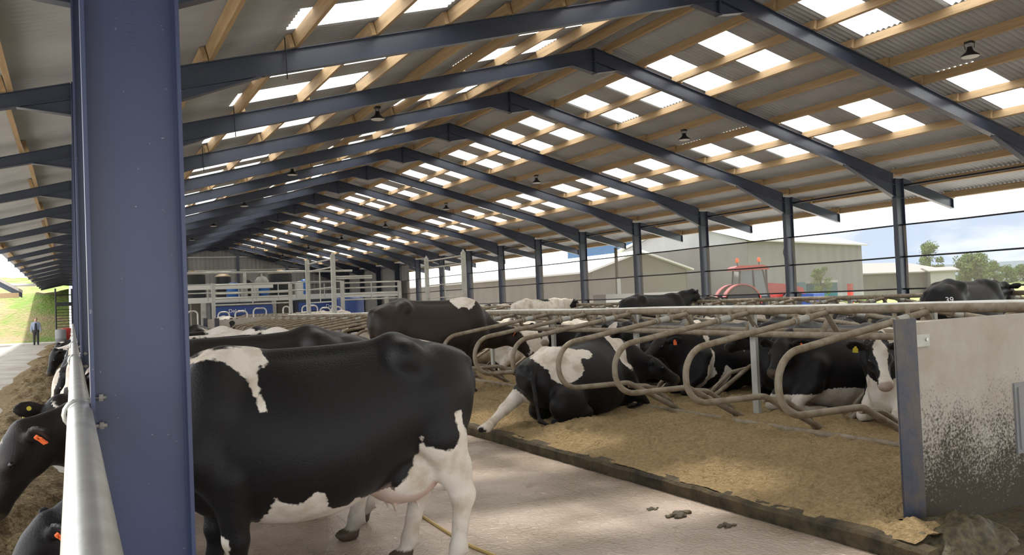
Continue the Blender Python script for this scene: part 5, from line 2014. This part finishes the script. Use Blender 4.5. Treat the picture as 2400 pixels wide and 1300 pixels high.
MB().tube([(xb, 0, 0), (xb, 0, atY(168, 676, Yg).z)], 0.05, 8).build('gate_post', DARKM, sg, smooth=True)
for py, r in ((691, 0.04), (725, 0.02), (732, 0.02), (739, 0.02), (746, 0.02), (752, 0.02), (759, 0.02), (766, 0.02)):
    z = atY(150, py, Yg).z
    MB().tube([(xa, 0, z), (xb, 0, z)], r, 6).build('gate_bar', DARKM, sg, smooth=True)
MB().box(xa, xb, -0.06, 0.06, atY(150, 717, Yg).z, atY(150, 708, Yg).z).build('gate_board', DARKM, sg)
dr = thing('grey_barrel', 'grey barrel at the far end of the feed rail', 'barrel', (xY(140, 57.5), 57.5, 0))
MB().lathe([(0.28, 0), (0.30, 0.05), (0.30, 0.42), (0.315, 0.45), (0.30, 0.48), (0.30, 0.95), (0.27, 1.0)], n=20).build('barrel_body', GREYP, dr, smooth=True)
tag(MB().lathe([(0.25, 0), (0.27, 0.05), (0.27, 1.02), (0.2, 1.06)], n=20).build('red_barrel', RED, smooth=True, loc=(xY(154, 58.3), 58.3, 0)), 'red barrel beside the grey barrel', 'barrel')

# ---- the standing man
MP = (-2.12, 62.8, 0.0)
man = None


def sdf_mesh(name, prims, lo, hi, h, material, parent=None, k=0.02):
    F = Field(lo, hi, h)
    for p in prims:
        if p[0] == 'c':
            F.cone(p[1], p[2], p[3], p[4], p[5] if len(p) > 5 else k, p[6] if len(p) > 6 else 1.0)
        else:
            F.ell(p[1], p[2], p[3] if len(p) > 3 else k)
    F.d[:, :, 0] = np.maximum(F.d[:, :, 0], 0.01)
    v, q = surface_nets(F.d, F.o, F.h)
    me = bpy.data.meshes.new(name)
    me.from_pydata(v.tolist(), [], q.tolist())
    me.materials.append(material)
    me.shade_smooth()
    o = bpy.data.objects.new(name, me)
    COL.objects.link(o)
    if parent is not None:
        o.parent = parent
    return o


B_ = []
for s in (-1, 1):
    B_ += [('c', (0, s * 0.09, 0.90), (0.01, s * 0.10, 0.50), 0.085, 0.055), ('c', (0.01, s * 0.10, 0.50), (-0.01, s * 0.105, 0.10), 0.055, 0.038),
           ('c', (-0.02, s * 0.105, 0.05), (0.15, s * 0.12, 0.035), 0.042, 0.035),
           ('c', (0, s * 0.19, 1.40), (-0.02, s * 0.25, 1.10), 0.05, 0.04), ('c', (-0.02, s * 0.25, 1.10), (0.06, s * 0.26, 0.86), 0.04, 0.028),
           ('e', (0.075, s * 0.262, 0.80), (0.022, 0.040, 0.05), 0.02)]
    for f in range(4):
        B_.append(('c', (0.05 + f * 0.020, s * 0.265, 0.77), (0.055 + f * 0.019, s * 0.262, 0.70 + abs(f - 1.4) * 0.01), 0.0095, 0.008, 0.006))
    B_.append(('c', (0.09, s * 0.255, 0.81), (0.125, s * 0.25, 0.755), 0.010, 0.009, 0.008))
    B_ += [('e', (0.005, s * 0.078, 1.63), (0.02, 0.012, 0.032), 0.01)]
B_ += [('c', (0, 0, 0.98), (0, 0, 1.35), 0.13, 0.15, 0.06, 1.2), ('c', (0, 0, 1.40), (0.01, 0, 1.55), 0.06, 0.055), ('e', (0.02, 0, 1.64), (0.092, 0.075, 0.118), 0.03),
       ('c', (0.10, 0, 1.64), (0.118, 0, 1.615), 0.012, 0.016, 0.01), ('e', (0.085, 0, 1.565), (0.02, 0.028, 0.008), 0.01)]
man = sdf_mesh('person', B_, (-0.25, -0.36, -0.02), (0.3, 0.36, 1.80), 0.0115, SKIN)
man.location = MP
man.rotation_euler = (0, 0, -PI / 2 + 0.05)
tag(man, 'person in a blue-grey jacket and dark waistcoat standing in the passage, arms down', 'person')
T_ = []
for s in (-1, 1):
    T_ += [('c', (0, s * 0.09, 0.92), (0.01, s * 0.10, 0.50), 0.105, 0.075), ('c', (0.01, s * 0.10, 0.50), (-0.01, s * 0.105, 0.09), 0.075, 0.062)]
T_ += [('c', (0, 0, 0.92), (0, 0, 1.02), 0.13, 0.135, 0.05, 1.25)]
sdf_mesh('trousers', T_, (-0.25, -0.36, 0.02), (0.3, 0.36, 1.25), 0.015, TROUS, man)
J_ = [('c', (0, 0, 1.02), (0, 0, 1.36), 0.145, 0.165, 0.05, 1.25), ('c', (0, -0.13, 1.41), (0, 0.13, 1.41), 0.07, 0.07)]
for s in (-1, 1):
    J_ += [('c', (0, s * 0.19, 1.40), (-0.02, s * 0.255, 1.10), 0.072, 0.062), ('c', (-0.02, s * 0.255, 1.10), (0.055, s * 0.26, 0.88), 0.062, 0.048)]
sdf_mesh('jacket', J_, (-0.3, -0.42, 0.7), (0.3, 0.42, 1.6), 0.015, JACKET, man)
sdf_mesh('waistcoat', [('c', (0.055, 0, 1.0), (0.055, 0, 1.36), 0.115, 0.12, 0.05, 1.0)], (-0.2, -0.3, 0.8), (0.3, 0.3, 1.55), 0.015, VEST, man)
sdf_mesh('hair', [('e', (-0.012, 0, 1.68), (0.098, 0.084, 0.092)), ('e', (-0.05, 0, 1.63), (0.06, 0.08, 0.09))], (-0.2, -0.2, 1.45), (0.2, 0.2, 1.85), 0.012, HAIR, man)
sh = []
for s in (-1, 1):
    sh += [('c', (-0.03, s * 0.105, 0.045), (0.16, s * 0.12, 0.035), 0.052, 0.044), ('c', (-0.01, s * 0.105, 0.05), (-0.01, s * 0.105, 0.16), 0.05, 0.05)]
sdf_mesh('boots', sh, (-0.2, -0.3, -0.02), (0.3, 0.3, 0.3), 0.012, DARKM, man)

# ================================================================== litter on the alley floor
def dung(lab, px, py, r, seed):
    p = at(px, py, 1) - Vector((0, 0, EYE))
    p = p * (EYE / -p.z)
    F = Field((-r * 1.8, -r * 1.5, -0.02), (r * 1.8, r * 1.5, r), r / 11)
    r_ = np.random.default_rng(seed)
    for k in range(16):
        a, q = r_.uniform(0, 6.28), r_.uniform(0, 1) ** 0.7
        F.ell((math.cos(a) * r * 1.1 * q, math.sin(a) * r * 0.75 * q, r * 0.10 * (1 - q)), (r * r_.uniform(0.16, 0.34), r * r_.uniform(0.16, 0.34), r * r_.uniform(0.08, 0.24)), r * 0.08)
    F.d = np.maximum(F.d, -F.ax[2][None, None, :])
    F.d[:, :, 0] = 1
    v, q = surface_nets(F.d, F.o, F.h)
    me = bpy.data.meshes.new('dung_pat')
    me.from_pydata(v.tolist(), [], q.tolist())
    me.materials.append(DUNG)
    me.shade_smooth()
    o = bpy.data.objects.new('dung_pat', me)
    COL.objects.link(o)
    o.location = (p.x, p.y, 0)
    tag(o, lab, 'dung')


dung('dark crumbly dung pat lying on the alley below the kerb', 1592, 1207, 0.105, 1)
dung('smaller yellowish dung pat to the right of the dark one', 1705, 1232, 0.07, 2)
dung('few dung crumbs left of the dark dung pat', 1528, 1193, 0.05, 3)
pts = []
for px, py in ((985, 1208), (1030, 1238), (1070, 1262), (1110, 1285), (1160, 1305)):
    p = at(px, py, 1) - Vector((0, 0, EYE))
    p = p * (EYE / -p.z)
    pts.append((p.x, p.y, 0.008))
tag(MB().tube(fillet(pts, 0.1, 3), 0.012, 6).build('straw_rope', STRAW, smooth=True), 'strand of yellow straw lying on the alley behind the closest cow', 'straw')

hm = grid_object('dung_heap', np.linspace(-0.55, 0.55, 45), np.linspace(-0.35, 0.35, 30),
                 lambda X, Y: np.clip(1 - (X / 0.52) ** 2 - (Y / 0.33) ** 2, 0, 1) * 0.19 + np.clip(1 - (X / 0.52) ** 2 - (Y / 0.33) ** 2, 0, 1) ** 0.5 * (vnoise(X * 9 + 7, Y * 9) * 0.09 + vnoise(X * 22, Y * 22) * 0.05) - 0.01, DUNG)
hm.location = (4.84, 3.40, 0)
tag(hm, 'heap of dark dung at the foot of the blue steel post', 'dung', kind='stuff')
sl = grid_object('slurry_patch', np.linspace(-1.7, 1.7, 90), np.linspace(-0.55, 0.48, 50),
                 lambda X, Y: np.clip(1 - np.abs(X / 1.7) ** 4 - np.clip((-Y - 0.1 + vnoise(X * 3, 2 + 0 * X) * 0.25) / 0.42, 0, 2) ** 2, -0.2, 1) * 0.03 + vnoise(X * 7, Y * 7) * 0.014, DUNG)
sl.location = (6.15, 3.17, 0)
tag(sl, 'dark wet slurry along the foot of the concrete end wall', 'slurry', kind='stuff')
# fit the brand digits to the hide of the branded cow
from mathutils.bvhtree import BVHTree
bcm = bc.data
bvh = BVHTree.FromPolygons([v.co.copy() for v in bcm.vertices], [tuple(p.vertices) for p in bcm.polygons])
nrm = Vector((-0.72, -0.69, 0)).normalized()
right = Vector((0, 0, 1)).cross(nrm).normalized()
c0 = Vector((-0.74, -0.17, 1.20))
for v in bo.data.vertices:
    p = c0 + nrm * 0.4 + right * (v.co.x - 0.09) + Vector((0, 0, v.co.y - 0.05))
    hit, n_, i_, d_ = bvh.ray_cast(p, -nrm)
    if hit is None:
        hit, n_, i_, d_ = bvh.find_nearest(p)
    v.co = hit + nrm * 0.006
